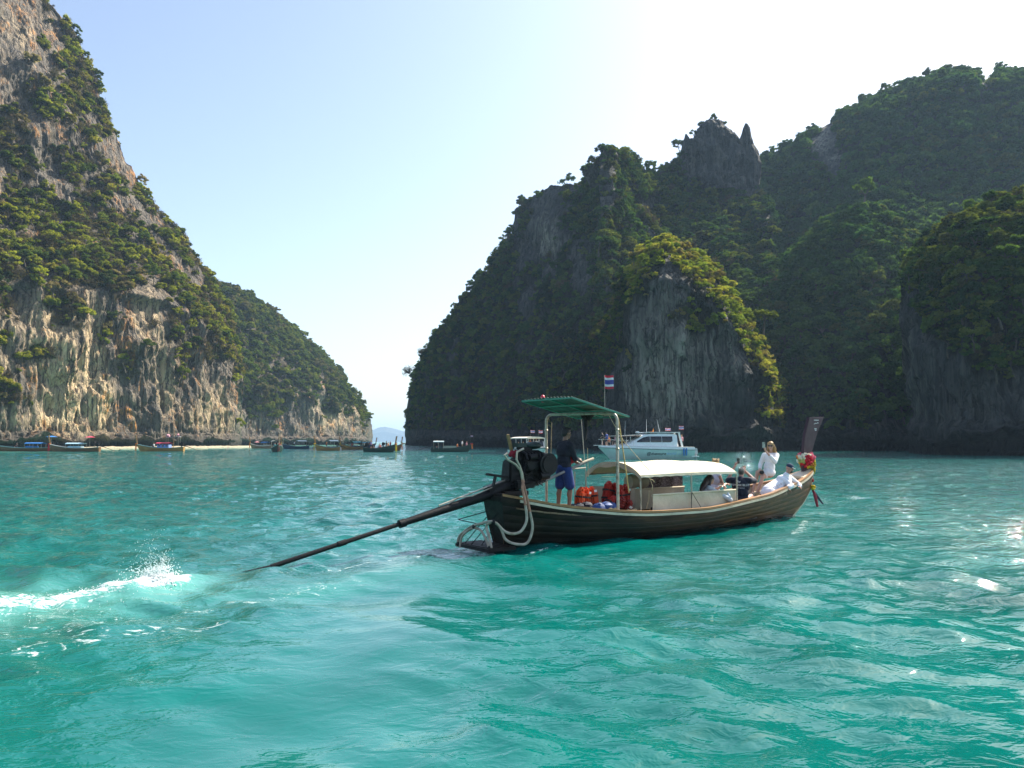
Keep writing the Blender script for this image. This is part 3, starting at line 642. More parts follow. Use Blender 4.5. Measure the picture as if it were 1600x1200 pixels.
deep = tw.mix(tw.math('MULTIPLY', sh, 1.0), deep, (.14, .38, .29))
deep = tw.mix(tw.math('MULTIPLY', ae, .65), deep, (.12, .36, .31))
f1 = tw.noise(4.0, 10, rough=.74, dist=1.6, mscale=(.8, 1.2, 1)); f2 = tw.noise(19, 5, rough=.65)
fm = tw.mapr(tw.math('ADD', tw.math('MULTIPLY', fo, 1.15), tw.math('ADD', tw.math('MULTIPLY', tw.math('SUBTRACT', f1, .5), 2.6), tw.math('MULTIPLY', tw.math('SUBTRACT', f2, .5), .6))), .55, .82)
fm = tw.math('MULTIPLY', fm, tw.mapr(fo, .05, .25))
colw = tw.mix(fm, deep, (.62, .68, .67))
tw.set(Base_Color=colw); tw.l(tw.mapr(fm, 0, 1, .02, .7), tw.b.inputs['Roughness'])
tw.b.inputs['IOR'].default_value = 1.39
cl = tw.attr('calm').outputs['Fac']
rip = tw.math('ADD', tw.math('MULTIPLY', tw.noise(3.2, 3, rough=.5, dist=.8, mscale=(1, 1.5, 1)), 1.0), tw.math('MULTIPLY', tw.noise(11, 2, rough=.5, dist=.5, mscale=(1, 1.4, 1)), .22))
rip = tw.math('MULTIPLY', rip, tw.mapr(cl, 0, 1, 1, .25))
far = tw.noise(1.15, 6, rough=.62, dist=.6, mscale=(.7, 1.3, 1))
b1 = tw.bump(rip, .027, 1.0)
b2 = tw.n('Bump'); tw.l(far, b2.inputs['Height']); tw.l(b1, b2.inputs['Normal']); b2.inputs['Distance'].default_value = .62; tw.l(tw.attr('farness').outputs['Fac'], b2.inputs['Strength'])
tw.l(b2.outputs[0], tw.b.inputs['Normal'])
dist = np.hypot(X, Y)
me = grid_mesh('sea', np.stack([X, Y, Z], -1), tw.m, True, {'foam': np.clip(foam, 0, 1.4), 'aerated': np.clip(aer, 0, 1), 'shallow': shal, 'calm': calm(X, Y), 'farness': np.clip((dist - 9) / 30, 0, 1)})
tag(link('water', me), 'turquoise sea with small choppy waves', kind='structure')

# spray thrown up where the propeller breaks the surface, and clots of foam on the trail
rs = np.random.RandomState(5); m = MB(); c0 = ground(262, 918)
def droplet(m, p, r_):
    n = 5; V = [p + Vector((0, 0, r_)), p - Vector((0, 0, r_))] + [p + Vector((math.cos(k * 1.2566), math.sin(k * 1.2566), 0)) * r_ for k in range(5)]
    m.add(V, [(0, 2 + k, 2 + (k + 1) % 5) for k in range(5)] + [(1, 2 + (k + 1) % 5, 2 + k) for k in range(5)])
for k in range(2600):
    u = rs.uniform(); h = abs(rs.normal()) * .16 * (1.0 if u < .7 else 1.8); x = rs.normal() * .11 - h * .25 - abs(rs.normal()) * .16; y = rs.normal() * .10
    if u < .10: x, h = rs.normal() * .05 - .10, rs.uniform(.1, .48) ** 1.2
    droplet(m, c0 + Vector((x, y, h + .02)), rs.uniform(.002, .009) * (1.8 if h < .14 else 1.2 if h < .28 else .8))
WHITE = NT('spray_white'); WHITE.set(Base_Color=(.68, .73, .73), Roughness=.35); WHITE.b.inputs['Subsurface Weight'].default_value = 0
tag(m.build('splash', WHITE.m, None, 0), 'white spray splash where the long propeller shaft meets the water', kind='stuff')
m = MB()
for k in range(3000):
    t = rs.uniform() ** 1.2 * (len(JET) - 1.01); i = int(t); f = t - i; cx = JET[i][0] * (1 - f) + JET[i + 1][0] * f; cy_ = JET[i][1] * (1 - f) + JET[i + 1][1] * f
    wd = .12 + .10 * t; x, y = cx + rs.normal() * wd, cy_ + rs.normal() * wd * .9
    h = float(wave_h(np.array([x]), np.array([y]))[0]) if k % 1 == 0 else 0
    lift = math.exp(-((x - cx) ** 2 + (y - cy_) ** 2) / .12) * .10
    droplet(m, Vector((x, y, h + lift * rs.uniform(.2, 1.3))), rs.uniform(.002, .008))
tag(m.build('wake_foam', WHITE.m, None, 0), 'white churned foam trailing left from the propeller', kind='stuff')

# ------------------------------------------------------------------ haze
hz = bpy.data.materials.new('haze'); hz.use_nodes = True; hn = hz.node_tree; hn.nodes.remove(hn.nodes['Principled BSDF'])
pv = hn.nodes.new('ShaderNodeVolumePrincipled'); pv.inputs['Color'].default_value = (.50, .74, 1.0, 1); pv.inputs['Density'].default_value = HAZE; pv.inputs['Anisotropy'].default_value = 0.2
hn.links.new(pv.outputs[0], hn.nodes['Material Output'].inputs['Volume'])
m = MB(); m.box((0, 5000, 100), (14000, 10400, 208)); o = m.build('haze', hz, None, 0); tag(o, 'thin sea haze over the bay', kind='stuff')
# ------------------------------------------------------------------ the long-tail boat in front
BO = Vector((-0.66, 15.05, 0)); BA = R(37.1)
BX = Vector((math.cos(BA), math.sin(BA), 0)); BY = Vector((-math.sin(BA), math.cos(BA), 0))
def w2l(p): p = Vector(p) - BO; return Vector((p.dot(BX), p.dot(BY), p.z))
def l2w(p): return BO + BX * p[0] + BY * p[1] + Vector((0, 0, p[2]))
def bl(x, y, ly):                                   # point of the boat's lengthwise plane ly seen at a photo pixel
    xc = (x - 800) / F_PX; yc = (600 - y) / F_PX; r = Vector((xc, cP - yc * sP, sP + yc * cP)); c0 = Vector((0, 0, CAM_H))
    t = (ly - (c0 - BO).dot(BY)) / r.dot(BY); return w2l(c0 + r * t)
WOOD_D = mat('tarred_wood', (.012, .009, .008), .55, 0, .5, 4, .006, 30, (.25, 3, 3), .25, dirt=(.03, .02, .012))
WOOD_M = mat('weathered_wood', (.20, .125, .07), .6, 0, .4, 5, .004, 40, (.25, 3, 3), dirt=(.10, .065, .04))
WOOD_O = mat('varnished_wood', (.34, .17, .065), .4, 0, .3, 5, .003, 40, (.25, 3, 3))
CREAM = mat('cream_paint', (.62, .52, .38), .5, 0, .15, 3, .002, 30, None, dirt=(.40, .30, .2))
PROWM = mat('plum_paint', (.060, .030, .038), .5, 0, .25, 4, .002, 30, (1, 1, .3), .25)
STEEL = mat('galvanised_pipe', (.42, .38, .30), .42, .55, .25, 9, .002, 60, None, dirt=(.18, .12, .07))
BLACKM = mat('oily_black_iron', (.006, .006, .007), .5, 0, .5, 8, .006, 40, None, .25, dirt=(.016, .011, .008))
GREENM = mat('green_sheeting', (.010, .080, .055), .45, 0, .3, 3, .003, 30, None, dirt=(.008, .045, .036))
GREENF = mat('green_frame_paint', (.03, .22, .15), .45, 0, .25, 5, .002)
CANVAS = mat('beige_canvas', (.64, .56, .40), .85, 0, .10, 2.5, .012, 5, None, dirt=(.50, .42, .29))
CANVAS2 = mat('tan_canvas', (.42, .34, .25), .85, 0, .15, 2.5, .012, 6, None, dirt=(.30, .23, .16))
ROPE = mat('rope_fibre', (.46, .36, .20), .9, 0, .3, 30, .004, 120)
ROPED = mat('dark_rope', (.03, .028, .026), .85, 0, .3, 30, .003, 120)
HOSE = mat('ribbed_hose', (.40, .34, .27), .5, 0, .35, 5, .003, 60, None, dirt=(.20, .12, .06))
HOSEB = mat('rusty_hose', (.30, .16, .085), .5, 0, .35, 7, .003, 60)
REDP = mat('red_plastic', (.62, .03, .05), .35, 0, .15, 5, .001)
REDC = mat('red_cloth', (.26, .015, .03), .9, 0, .25, 8, .006, 30)
BLUEC = mat('blue_nylon', (.012, .05, .19), .6, 0, .3, 6, .012, 12)
NAVYC = mat('navy_cloth', (.010, .013, .028), .85, 0, .35, 6, .01, 14)
BLACKC = mat('black_cloth', (.009, .009, .010), .8, 0, .4, 7, .01, 14)
ORANGEV = mat('orange_nylon', (.62, .075, .012), .6, 0, .15, 5, .012, 14)
REDV = mat('red_nylon', (.40, .022, .012), .6, 0, .15, 5, .012, 14)
WHITEP = mat('white_gelcoat', (.80, .80, .78), .25, 0, .05, 2, .0, 10)
GLASSD = mat('dark_glass', (.010, .011, .012), .08, 0, .1, 3, .0, 10, None, .7)

boat = empty('longtail_boat', BO, BA, 'long dark wooden tail boat under way with beige awning and green stern roof', 'boat')
_sx = [0, .1, .24, .38, .54, .74, .91, .97, 1.0]; _sy = [.32, .74, 1.0, 1.05, 1.0, .72, .36, .20, .045]
_wx = [0, .15, .3, .5, .78, .95, 1.0];  _wy = [.22, .74, .92, .85, .40, .09, .015]
_zx = [0, .106, .234, .31, .49, .734, .91, 1.0]; _zy = [1.05, .80, .64, .585, .56, .75, 1.03, 1.30]
_uu = np.linspace(0, 1, 201)
def _sm(x, y):
    v = np.interp(_uu, x, y); k = np.ones(13) / 13; return np.convolve(np.pad(v, 6, mode='reflect', reflect_type='odd'), k, 'valid')
SY, WY, SZ = _sm(_sx, _sy), _sm(_wx, _wy), _sm(_zx, _zy)
def hullp(u, t, side, off=0.0):                      # t 0 at the sheer .. 1 at the keel
    ys, yw, zs = [float(np.interp(u, _uu, a)) for a in (SY, WY, SZ)]
    zk = -.36; p0 = (ys, zs); p1 = (max(yw * 1.22, .01), .02); p2 = (0.0, zk)
    y = (1-t)**2 * p0[0] + 2*t*(1-t) * p1[0] + t*t * p2[0]; z = (1-t)**2 * p0[1] + 2*t*(1-t) * p1[1] + t*t * p2[1]
    dy = 2*(1-t)*(p1[0]-p0[0]) + 2*t*(p2[0]-p1[0]); dz = 2*(1-t)*(p1[1]-p0[1]) + 2*t*(p2[1]-p1[1]); l = math.hypot(dy, dz) + 1e-6
    y = max(y + off * -dz / l, .004); z = z + off * dy / l
    xa = float(np.interp(z, [-.36, 0, 1.05], [.65, .52, .33])); xb = float(np.interp(z, [-.36, 0, .4, .74, 1.0, 1.3], [9.5, 10.42, 11.02, 11.36, 11.47, 11.5]))
    return Vector((xa + u * (xb - xa), y * side, z))
US = np.linspace(0, 1, 40)
TS = [0, .09, .18, .27, .36, .46, .58, 1.0]
HULLT = NT('wet_hull_planks'); n1 = HULLT.noise(2.2, 6, rough=.65, mscale=(.35, 3, 3)); sp = HULLT.n('SeparateXYZ'); HULLT.l(HULLT.coord(), sp.inputs[0])
hc = HULLT.ramp(n1, [(.3, (.008, .006, .005)), (.55, (.020, .013, .009)), (.75, (.05, .030, .018))])
fw = HULLT.mapr(HULLT.math('ADD', sp.outputs[0], HULLT.math('MULTIPLY', n1, 3)), 4.5, 9.5); hc = HULLT.mix(fw, hc, HULLT.mix(1.0, hc, (7.5, 4.2, 2.2), 'MULTIPLY'))
wetf = HULLT.mapr(HULLT.math('ADD', sp.outputs[2], HULLT.math('MULTIPLY', n1, .15)), .10, .30); hc = HULLT.mix(wetf, (.007, .010, .009), hc)
HULLT.set(Base_Color=hc); HULLT.b.inputs['Specular IOR Level'].default_value = .22; HULLT.l(HULLT.mapr(wetf, 0, 1, .15, .42), HULLT.b.inputs['Roughness']); HULLT.l(HULLT.bump(HULLT.noise(14, 6, mscale=(.2, 2, 2)), .006), HULLT.b.inputs['Normal'])
for side in (-1, 1):
    for k in range(len(TS) - 1):
        t0, t1 = TS[k], TS[k + 1]; e = (t1 - t0) * .10; rings = []
        for u in US:
            q = [hullp(u, t0, side), hullp(u, t0 + e, side, .006), hullp(u, t1 - e, side, .006), hullp(u, t1, side)]
            rings.append(q if side > 0 else q[::-1])
        m = MB(); m.loft(rings); m.build('plank', HULLT.m, boat, 30)
    for nm, u0, u1, mt in (('inner_lining', 0, .74, WOOD_M), ('bow_lining', .74, .985, CREAM)):
        m = MB(); rings = [[hullp(u, t, side, -.05) for t in np.linspace(.0, .72, 7)] for u in np.linspace(u0, u1, 22)]
        m.loft(rings); m.build(nm, mt, boat)
    def rail(nm, mt, w0, w1, h0, h1, u0=0., u1=.992):
        rings = []
        for u in np.linspace(u0, u1, 48):
            p = hullp(u, 0, side); yy = abs(p.y)
            a = [(w0, h0), (w1, h0), (w1, h1), (w0, h1)]
            rings.append([Vector((p.x, side * max(yy + dw, .003), p.z + dh)) for dw, dh in a])
        m = MB(); m.loft(rings, True, True); m.build(nm, mt, boat, 30)
    rail('gunwale', WOOD_O, -.075, .040, .0, .045)
    rail('rubbing_strake', CREAM, .012, .045, -.062, -.012, .03)
    m = MB()
    for u in np.linspace(.12, .72, 15):                # ribs inside
        pts = [hullp(u, t, side, -.065) for t in (.02, .2, .4, .6)]; m.tube(pts, .024, 5)
    m.build('rib', WOOD_M, boat)
m = MB(); rg = [hullp(0, t, -1) for t in np.linspace(0, 1, 9)] + [hullp(0, t, 1) for t in np.linspace(1, 0, 9)][1:]
m.loft([rg, [p + Vector((.05, 0, 0)) for p in rg]], True, True); m.build('transom', WOOD_D, boat)
m = MB(); m.box((.47, 0, 1.06), (.36, .72, .07)); m.box((.78, 0, 1.075), (.6, .46, .10)); m.box((.30, 0, .99), (.07, .76, .09)); m.build('stern_cap', WOOD_D, boat, bevel=.012)
def deck(x0, x1, zf, n, mt, marg=.06, nm='deck_plank', gap=.008):
    for i in range(n):
        a = x0 + (x1 - x0) * i / n; b = x0 + (x1 - x0) * (i + 1) / n - gap; m = MB(); V = []
        for x in (a, b):
            u = min(.985, max(.0, (x + .2) / 11.6)); yv = float(np.interp(u, _uu, SY)) - marg - .02; z = zf(x) + random.uniform(-.004, .004)
            V += [Vector((x, -yv, z)), Vector((x, yv, z)), Vector((x, yv, z - .03)), Vector((x, -yv, z - .03))]
        m.add(V, [(0,1,5,4), (3,7,6,2), (0,4,7,3), (1,2,6,5), (0,3,2,1), (4,5,6,7)]); m.build(nm, mt, boat, 0)
deck(.62, 3.3, lambda x: float(np.interp((x + .2) / 11.6, _uu, SZ)) - .06 if x < 2.6 else .57, 17, WOOD_M)
deck(3.32, 8.2, lambda x: .20, 16, WOOD_D, .22)
deck(8.2, 10.9, lambda x: float(np.interp((x + .2) / 11.6, _uu, SZ)) - .15, 15, mat('pale_deck_wood', (.30, .23, .16), .6, 0, .3, 5, .004, 40, (3, .25, 3)), .07)
m = MB(); m.box((8.2, 0, .40), (.05, .86, .36)); m.build('bulkhead', WOOD_D, boat, bevel=.005)
# raised bow deck, stem and prow plank
m = MB(); V = []
for x in (10.62, 11.0, 11.38):
    u = min(.99, (x + .1) / 11.6); yv = float(np.interp(u, _uu, SY)) - .01; z = float(np.interp(u, _uu, SZ)) + .05
    V.append([Vector((x, -yv, z)), Vector((x, 0, z + .035)), Vector((x, yv, z)), Vector((x, yv, z - .05)), Vector((x, -yv, z - .05))])
m.loft(V, True, True); m.build('bow_deck', CREAM, boat, bevel=.008)
m = MB(); stem = [(z, float(np.interp(z, [-.36, 0, .4, .74, 1.0, 1.3], [9.5, 10.42, 11.02, 11.36, 11.47, 11.5]))) for z in np.linspace(-.3, 1.34, 14)]
m.loft([[Vector((x - .06, -.035, z)), Vector((x + .045, -.028, z)), Vector((x + .045, .028, z)), Vector((x - .06, .035, z))] for z, x in stem], True, True); m.build('stem', CREAM, boat)
pf = [(11.50, 1.15), (11.40, 1.45), (11.50, 1.83), (11.80, 2.35), (12.17, 2.82), (11.40, 2.79), (11.17, 2.3), (11.06, 1.83), (11.02, 1.5), (11.05, 1.15)]
m = MB(); m.prism(pf, .085, 0, Matrix(((1, 0, 0, 0), (0, 0, -1, 0), (0, 1, 0, 0), (0, 0, 0, 1)))); pr = m.build('prow', PROWM, boat, 30, .012)
m = MB()
for (a, b, c, d) in ((11.62, 2.70, 11.86, 2.725), (11.66, 2.61, 11.76, 2.63), (11.79, 2.62, 11.84, 2.65), (11.62, 2.59, 11.64, 2.62), (11.63, 2.45, 11.74, 2.48), (11.66, 2.41, 11.73, 2.44)):
    m.box(((a + c) / 2, -.048, (b + d) / 2), (c - a, .005, d - b))
m.build('lettering', mat('white_marking', (.6, .58, .56), .6, 0, .2), pr, 0)
# stern roof and its hoop
rc = lambda a, b: Vector((1.72 + 1.62 * a, -.81 + 1.62 * b, 2.98 - .35 * a + .02 * math.sin(math.pi * b)))
m = MB(); na_, nb_ = 2, 60
top = [[rc(a / na_, b / nb_) + Vector((0, 0, .012 * math.sin(b * 1.57) + .02)) for b in range(nb_ + 1)] for a in range(na_ + 1)]
m.loft(top); m.loft([[p - Vector((0, 0, .006)) for p in r_][::-1] for r_ in top]); m.build('roof_sheet', GREENM, boat, 60)
m = MB()
for b in (0, .5, 1): m.bar(rc(0, b), rc(1, b), .045, .035)
for a in (0, .33, .66, 1): m.bar(rc(a, 0) - Vector((0, 0, .003)), rc(a, 1) - Vector((0, 0, .003)), .035, .03)
m.build('roof_frame', GREENF, boat)
def hoop(x, z0a, z0b, yb, zt, r=.03, rad=.16):
    pts = [(x, -yb, z0a), (x, -yb, zt - rad)]
    for k in range(1, 6): a = k / 6 * math.pi / 2; pts.append((x, -yb + rad * (1 - math.cos(a)), zt - rad + rad * math.sin(a)))
    pts += [(x, -yb + rad, zt), (x, yb - rad, zt)]
    for k in range(1, 6): a = k / 6 * math.pi / 2; pts.append((x, yb - rad + rad * math.sin(a), zt - rad + rad * math.cos(a)))
    pts += [(x, yb, zt - rad), (x, yb, z0b)]; return pts
m = MB(); m.tube([(2.685 - .265 * p[1], p[1], p[2]) for p in hoop(0, .60, .60, .88, 2.70)], .032, 10); m.build('roof_hoop', STEEL, boat)
m = MB()
for zz in (1.95, 2.35):
    for s_ in (-1, 1): m.ball((2.685 - .235 * s_, .88 * s_, zz), (.046, .046, .03), 10)
m.build('pipe_clamp', STEEL, boat)
for (a, b, r_, mt) in ((bl(966, 652, -.55), bl(983, 770, -.7), .014, mat('bamboo', (.55, .38, .13), .5)), (bl(908, 652, .7), bl(917, 765, .5), .009, STEEL), (bl(898, 737, .55), bl(898, 800, .55), .016, STEEL), (bl(889, 733, .55), bl(915, 731, .55), .016, STEEL)):
    m = MB(); m.tube([a, b], r_, 7); m.build('stay', mt, boat)
for pts in ([bl(952, 650, -.8), bl(975, 690, -.8), bl(1014, 735, -.85)], [bl(952, 650, -.8), bl(962, 668, -.85), bl(966, 690, -.9)], [bl(862, 660, .88), bl(860, 740, .9)], [bl(918, 700, .2), bl(919, 745, .2)], [bl(940, 745, -.7), bl(962, 745, -.85)]):
    m = MB(); m.tube(pts, .006, 5); m.build('rope', ROPE, boat)
m = MB(); m.ball((2.0, .45, 2.98), (.07, .07, .04), 12); m.ball((2.0, .45, 3.03), (.055, .055, .08), 12); m.build('beacon', REDP, boat)
# black cloth bundle slung under the roof
m = MB()
for k in range(16): m.ball(bl(915 + random.uniform(-6, 6), 640 + k * .9, .1) + Vector((random.uniform(-.05, .05), random.uniform(-.08, .08), 0)), random.uniform(.04, .08), 7, jit=.25)
m.tube([bl(914, 648, .1), bl(916, 670, .1), bl(914, 688, .1)], [.05, .035, .02], 8)
hb = m.build('cloth_bundle', BLACKC); hb.location = BO; hb.rotation_euler = (0, 0, BA); tag(hb, 'black cloth bundle slung under the green stern roof', 'bundle')
# awning
AX0, AX1, AYB = 3.62, 6.92, .86
def aw(a, b):                                        # a along, b -1..1 across
    x = AX0 + (AX1 - AX0) * a; z = 1.37 + .27 * (1 - abs(b) ** 2.6) + .02 * math.sin(a * 3.1) - .05 * max(0, a - .85) / .15 * (1 - b * b) - .015 * (1 - math.cos(a * 4 * math.pi)) * (1 - b * b)
    return Vector((x, b * AYB, z))
m = MB(); top = [[aw(a, b) + Vector((0, 0, .006 * math.sin(a * 37 + b * 9))) for b in np.linspace(-1, 1, 25)] for a in np.linspace(0, 1, 29)]
m.loft(top); m.loft([[p - Vector((0, 0, .012)) for p in r_][::-1] for r_ in top]); m.build('awning', CANVAS, boat, 80)
m = MB()
for s_ in (-1, 1):
    rg = [[aw(a, s_) + Vector((0, s_ * .006, .012)), aw(a, s_) + Vector((0, s_ * .014, -.045 + .008 * math.sin(a * 60)))] for a in np.linspace(0, 1, 40)]
    m.loft(rg)
m.build('valance', CANVAS, boat, 80)
m = MB(); rg = [[aw(0, b) + Vector((-.008, 0, .012)), aw(0, b) + Vector((-.012, 0, -.10 - .02 * math.sin(b * 9)))] for b in np.linspace(-1, 1, 25)]; m.loft(rg); m.build('valance', CANVAS2, boat, 80)
for a in (.0, .5, 1.):
    m = MB(); m.tube([aw(a, b) - Vector((0, 0, .03)) for b in np.linspace(-1, 1, 15)], .014, 7); m.build('awning_bow', STEEL, boat)
    for s_ in (-1, 1):
        p = aw(a, s_); m = MB(); m.tube([(p.x, p.y, .58), (p.x, p.y, p.z - .02)], .018, 8); m.build('awning_post', STEEL, boat)
for s_ in (-1, 1):
    m = MB(); m.tube([aw(0, s_) - Vector((0, 0, .02)), aw(1, s_) - Vector((0, 0, .02))], .013, 6); m.build('awning_rail', STEEL, boat)
m = MB()
for s_ in (-1, 1):
    top = [[Vector((x, s_ * (.80 + .012 * math.sin(x * 7 + z * 5)), z)) for z in np.linspace(.45, .93, 7)] for x in np.linspace(4.05, 6.98, 34)]
    m.loft(top); m.loft([[p + Vector((0, .012, 0)) for p in r_][::-1] for r_ in top])
m.build('side_screen', mat('side_canvas', (.60, .52, .38), .8, 0, .1, 2.5, .012, 6, None, dirt=(.45, .37, .26)), boat, 80)
m = MB()
for s_ in (-1, 1): m.tube([(4.05, s_ * .80, .94), (6.98, s_ * .80, .945)], .022, 7)
m.build('screen_roll', CANVAS, boat)
for (x, b) in ((5.27, -.86),):
    for dx in (-.16, .17):
        m = MB(); m.tube([(x, b - .01, .96), (x + dx, b - .12, .62)], .007, 5); m.build('lashing', ROPED, boat)
for (p, q) in ((bl(1014, 765, -.87), bl(1010, 795, -.87)), (bl(1014, 748, -.87), bl(1023, 754, -.87)), (bl(1016, 750, -.87), bl(1019, 768, -.87))):
    m = MB(); m.tube([p, (p + q) / 2 + Vector((.02, -.02, .01)), q], .007, 5); m.build('lashing', ROPE, boat)
m = MB()                                             # rolled canvas blind on the far side, mottled curtain beside it
rg = [[Vector((4.75 + .55 * t, .60 + .16 * math.cos(k / 12 * 6.283), 1.15 + (.16 + .02 * math.sin(t * 9)) * math.sin(k / 12 * 6.283))) for k in range(12)] for t in np.linspace(0, 1, 9)]
m.loft(rg, True, True); m.build('canvas_roll', CANVAS2, boat)
MOT = NT('mottled_cloth'); mn = MOT.noise(17, 4, rough=.6, dist=2.5); MOT.set(Base_Color=MOT.ramp(mn, [(.40, (.055, .035, .04)), (.52, (.14, .10, .10)), (.60, (.34, .28, .27))]), Roughness=.9)
m = MB(); top = [[Vector((x, .84 + .025 * math.sin(x * 15), z)) for z in np.linspace(.82, 1.36, 7)] for x in np.linspace(5.35, 6.95, 40)]; m.loft(top); m.loft([[p + Vector((0, .01, 0)) for p in r_][::-1] for r_ in top]); m.build('curtain', MOT.m, boat, 80)
m = MB(); top = [[Vector((3.75, y + .0, z)) + Vector((.04 * math.sin(y * 6), 0, 0)) for z in np.linspace(.45, 1.08, 6)] for y in np.linspace(-.55, .75, 16)]; m.loft(top); m.loft([[p + Vector((.015, 0, 0)) for p in r_][::-1] for r_ in top]); m.build('rear_screen', CANVAS2, boat, 80)
for x in (4.5, 5.4, 6.3):
    m = MB(); m.box((x, 0, .38), (.30, 1.5, .05)); m.box((x + .12, 0, .28), (.03, 1.4, .18)); m.build('bench', WOOD_M, boat, bevel=.008)
m = MB(); m.box((7.55, -.1, .52), (.8, 1.25, .06)); m.build('bench', WOOD_D, boat, bevel=.008)
# low platform at the waterline behind the transom
PF = [(-.62, -.18), (.18, -.42), (.22, .42), (-.62, .42)]
for i in range(5):
    m = MB(); x0 = -.14 + i * .118; m.box((x0 + .07, .0, .10), (.10, 1.10, .03)); m.build('platform_slat', WOOD_D, boat, bevel=.004)
m = MB()
for a, b in (((-.13, -.54, .07), (.5, -.54, .07)), ((-.13, .54, .07), (.5, .54, .07)), ((-.13, -.56, .07), (-.13, .56, .07))): m.bar(a, b, .05, .06)
m.build('platform_frame', BLACKM, boat)
m = MB()
for (a, b) in (((-.10, .1, .1), (.40, -.1, .70)), ((-.08, .35, .1), (.38, .25, .6)), ((.0, -.1, .1), (.42, -.15, .6)), ((-.05, .62, .55), (.42, .25, .72)), ((-.05, .62, .55), (.42, .28, .42)), ((.1, .5, .85), (.36, .3, .95))): m.tube([a, b], .009, 5)
m.build('platform_stay', BLACKM, boat)

# ------------------------------------------------------------------ its motor on the pivot
eng = empty('longtail_motor', l2w((.95, 0, 1.12)), BA, 'black oily motor with long propeller shaft pivoting on the stern', 'motor')
EO = Vector((.95, 0, 1.12))
def E_(p): return Vector(p) - EO
m = MB(); m.box(E_((1.22, 0, 1.52)), (.62, .42, .52)); m.box(E_((1.20, 0, 1.83)), (.50, .30, .20)); m.box(E_((1.16, 0, 1.97)), (.34, .20, .11)); m.box(E_((.80, 0, 1.52)), (.30, .34, .44), None, 0, .8); m.box(E_((1.15, -.24, 1.62)), (.36, .10, .2)); m.box(E_((1.28, .26, 1.7)), (.42, .12, .22)); m.box(E_((1.0, -.16, 1.25)), (.5, .2, .16)); m.build('engine_block', BLACKM, eng, 30, .03)
m = MB()
for k in range(6): m.tube([E_((1.00 + .085 * k, -.10, 1.90)), E_((1.00 + .085 * k, -.24, 1.86)), E_((1.00 + .085 * k, -.29, 1.74))], .026, 7)
m.build('manifold', BLACKM, eng)
m = MB(); m.tube([E_((1.55, .0, 1.58)), E_((1.60, 0, 1.58))], .31, 20); m.tube([E_((1.60, 0, 1.58)), E_((1.64, 0, 1.58))], .24, 20); m.tube([E_((1.64, 0, 1.58)), E_((1.72, 0, 1.58))], .06, 12); m.build('flywheel', BLACKM, eng)
m = MB(); m.tube([E_((1.50, -.30, 1.64)), E_((1.50, -.36, 1.64))], .23, 18); m.tube([E_((1.50, -.36, 1.64)), E_((1.50, -.38, 1.64))], .17, 18); m.build('radiator_fan', BLACKM, eng)
m = MB(); m.tube([E_((1.30, -.30, 1.40)), E_((1.52, -.30, 1.42))], .08, 12); m.tube([E_((1.05, -.28, 1.78)), E_((1.22, -.28, 1.8))], .06, 10); m.build('alternator', BLACKM, eng)
m = MB(); m.ball(E_((1.33, -.05, 2.02)), (.20, .14, .08), 12); m.box(E_((1.02, 0, 2.03)), (.22, .2, .08)); m.build('air_cleaner', mat('dark_green_iron', (.012, .03, .026), .5, .2), eng)
m = MB()
for k in range(7): m.tube([E_((random.uniform(.75, 1.5), -.23, random.uniform(1.35, 1.85))), E_((random.uniform(.75, 1.5), -.31, random.uniform(1.3, 1.8))), E_((random.uniform(.75, 1.5), -.25, random.uniform(1.2, 1.6)))], .012, 5)
m.build('wiring', BLACKM, eng)
m = MB(); m.box(E_((.95, 0, 1.2)), (.32, .34, .1)); m.tube([E_((.95, 0, .62)), E_((.95, 0, 1.2))], .06, 10); m.tube([E_((.93, -.26, 1.20)), E_((.93, .26, 1.20))], .05, 10); m.bar(E_((.7, -.15, 1.22)), E_((1.65, -.15, 1.42)), .06, .07); m.bar(E_((.7, .15, 1.22)), E_((1.65, .15, 1.42)), .06, .07); m.build('pivot_bracket', BLACKM, eng)
m = MB(); m.tube([E_(p) for p in ((1.0, 0, 1.30), (.55, 0, 1.18), (.2, 0, 1.05), (-1.66, 0, .63))], [.14, .135, .10, .062], 12); m.box(E_((.45, 0, 1.20)), (.5, .2, .16), Matrix.Rotation(-.24, 3, 'Y')); m.build('shaft_housing', BLACKM, eng)
m = MB(); m.tube([E_((.62, -.04, 1.33)), E_((.1, -.03, 1.19)), E_((-.9, -.02, .91))], .016, 6); m.tube([E_((.3, -.1, 1.22)), E_((-.2, -.1, 1.06)), E_((-.5, -.06, 1.04)), E_((-.7, -.03, .93))], .012, 6); m.build('control_rod', STEEL, eng)
m = MB(); m.tube([E_((-1.55, 0, .655)), E_((-4.05, 0, .085))], .040, 10); m.tube([E_((-4.05, 0, .085)), E_((-4.5, 0, .030))], [.034, .024], 8); m.tube([E_((-4.5, 0, .030)), E_((-5.5, 0, -.05))], .022, 8); m.build('shaft', BLACKM, eng)
m = MB(); m.tube([E_((-1.6, 0, .64)), E_((-1.72, 0, .615))], .078, 12); m.build('collar', BLACKM, eng)
m = MB(); m.tube([E_((-2.75, 0, .382)), E_((-2.9, 0, .348))], .050, 10); m.build('collar', BLACKM, eng)
m = MB()
for k in range(3): m.box(E_((-5.52, .11 * math.cos(k * 2.094), -.13 + .11 * math.sin(k * 2.094))), (.02, .14, .10), Matrix.Rotation(k * 2.094, 3, 'X') @ Matrix.Rotation(.5, 3, 'Y'))
m.build('propeller', mat('bronze', (.3, .2, .08), .35, .8), eng)
hand = bl(926, 717, -.12); m = MB(); m.tube([E_(bl(838, 757, -.15)), E_(hand)], [.034, .026], 9); m.build('tiller', mat('grey_pipe', (.22, .21, .2), .4, .5), eng)
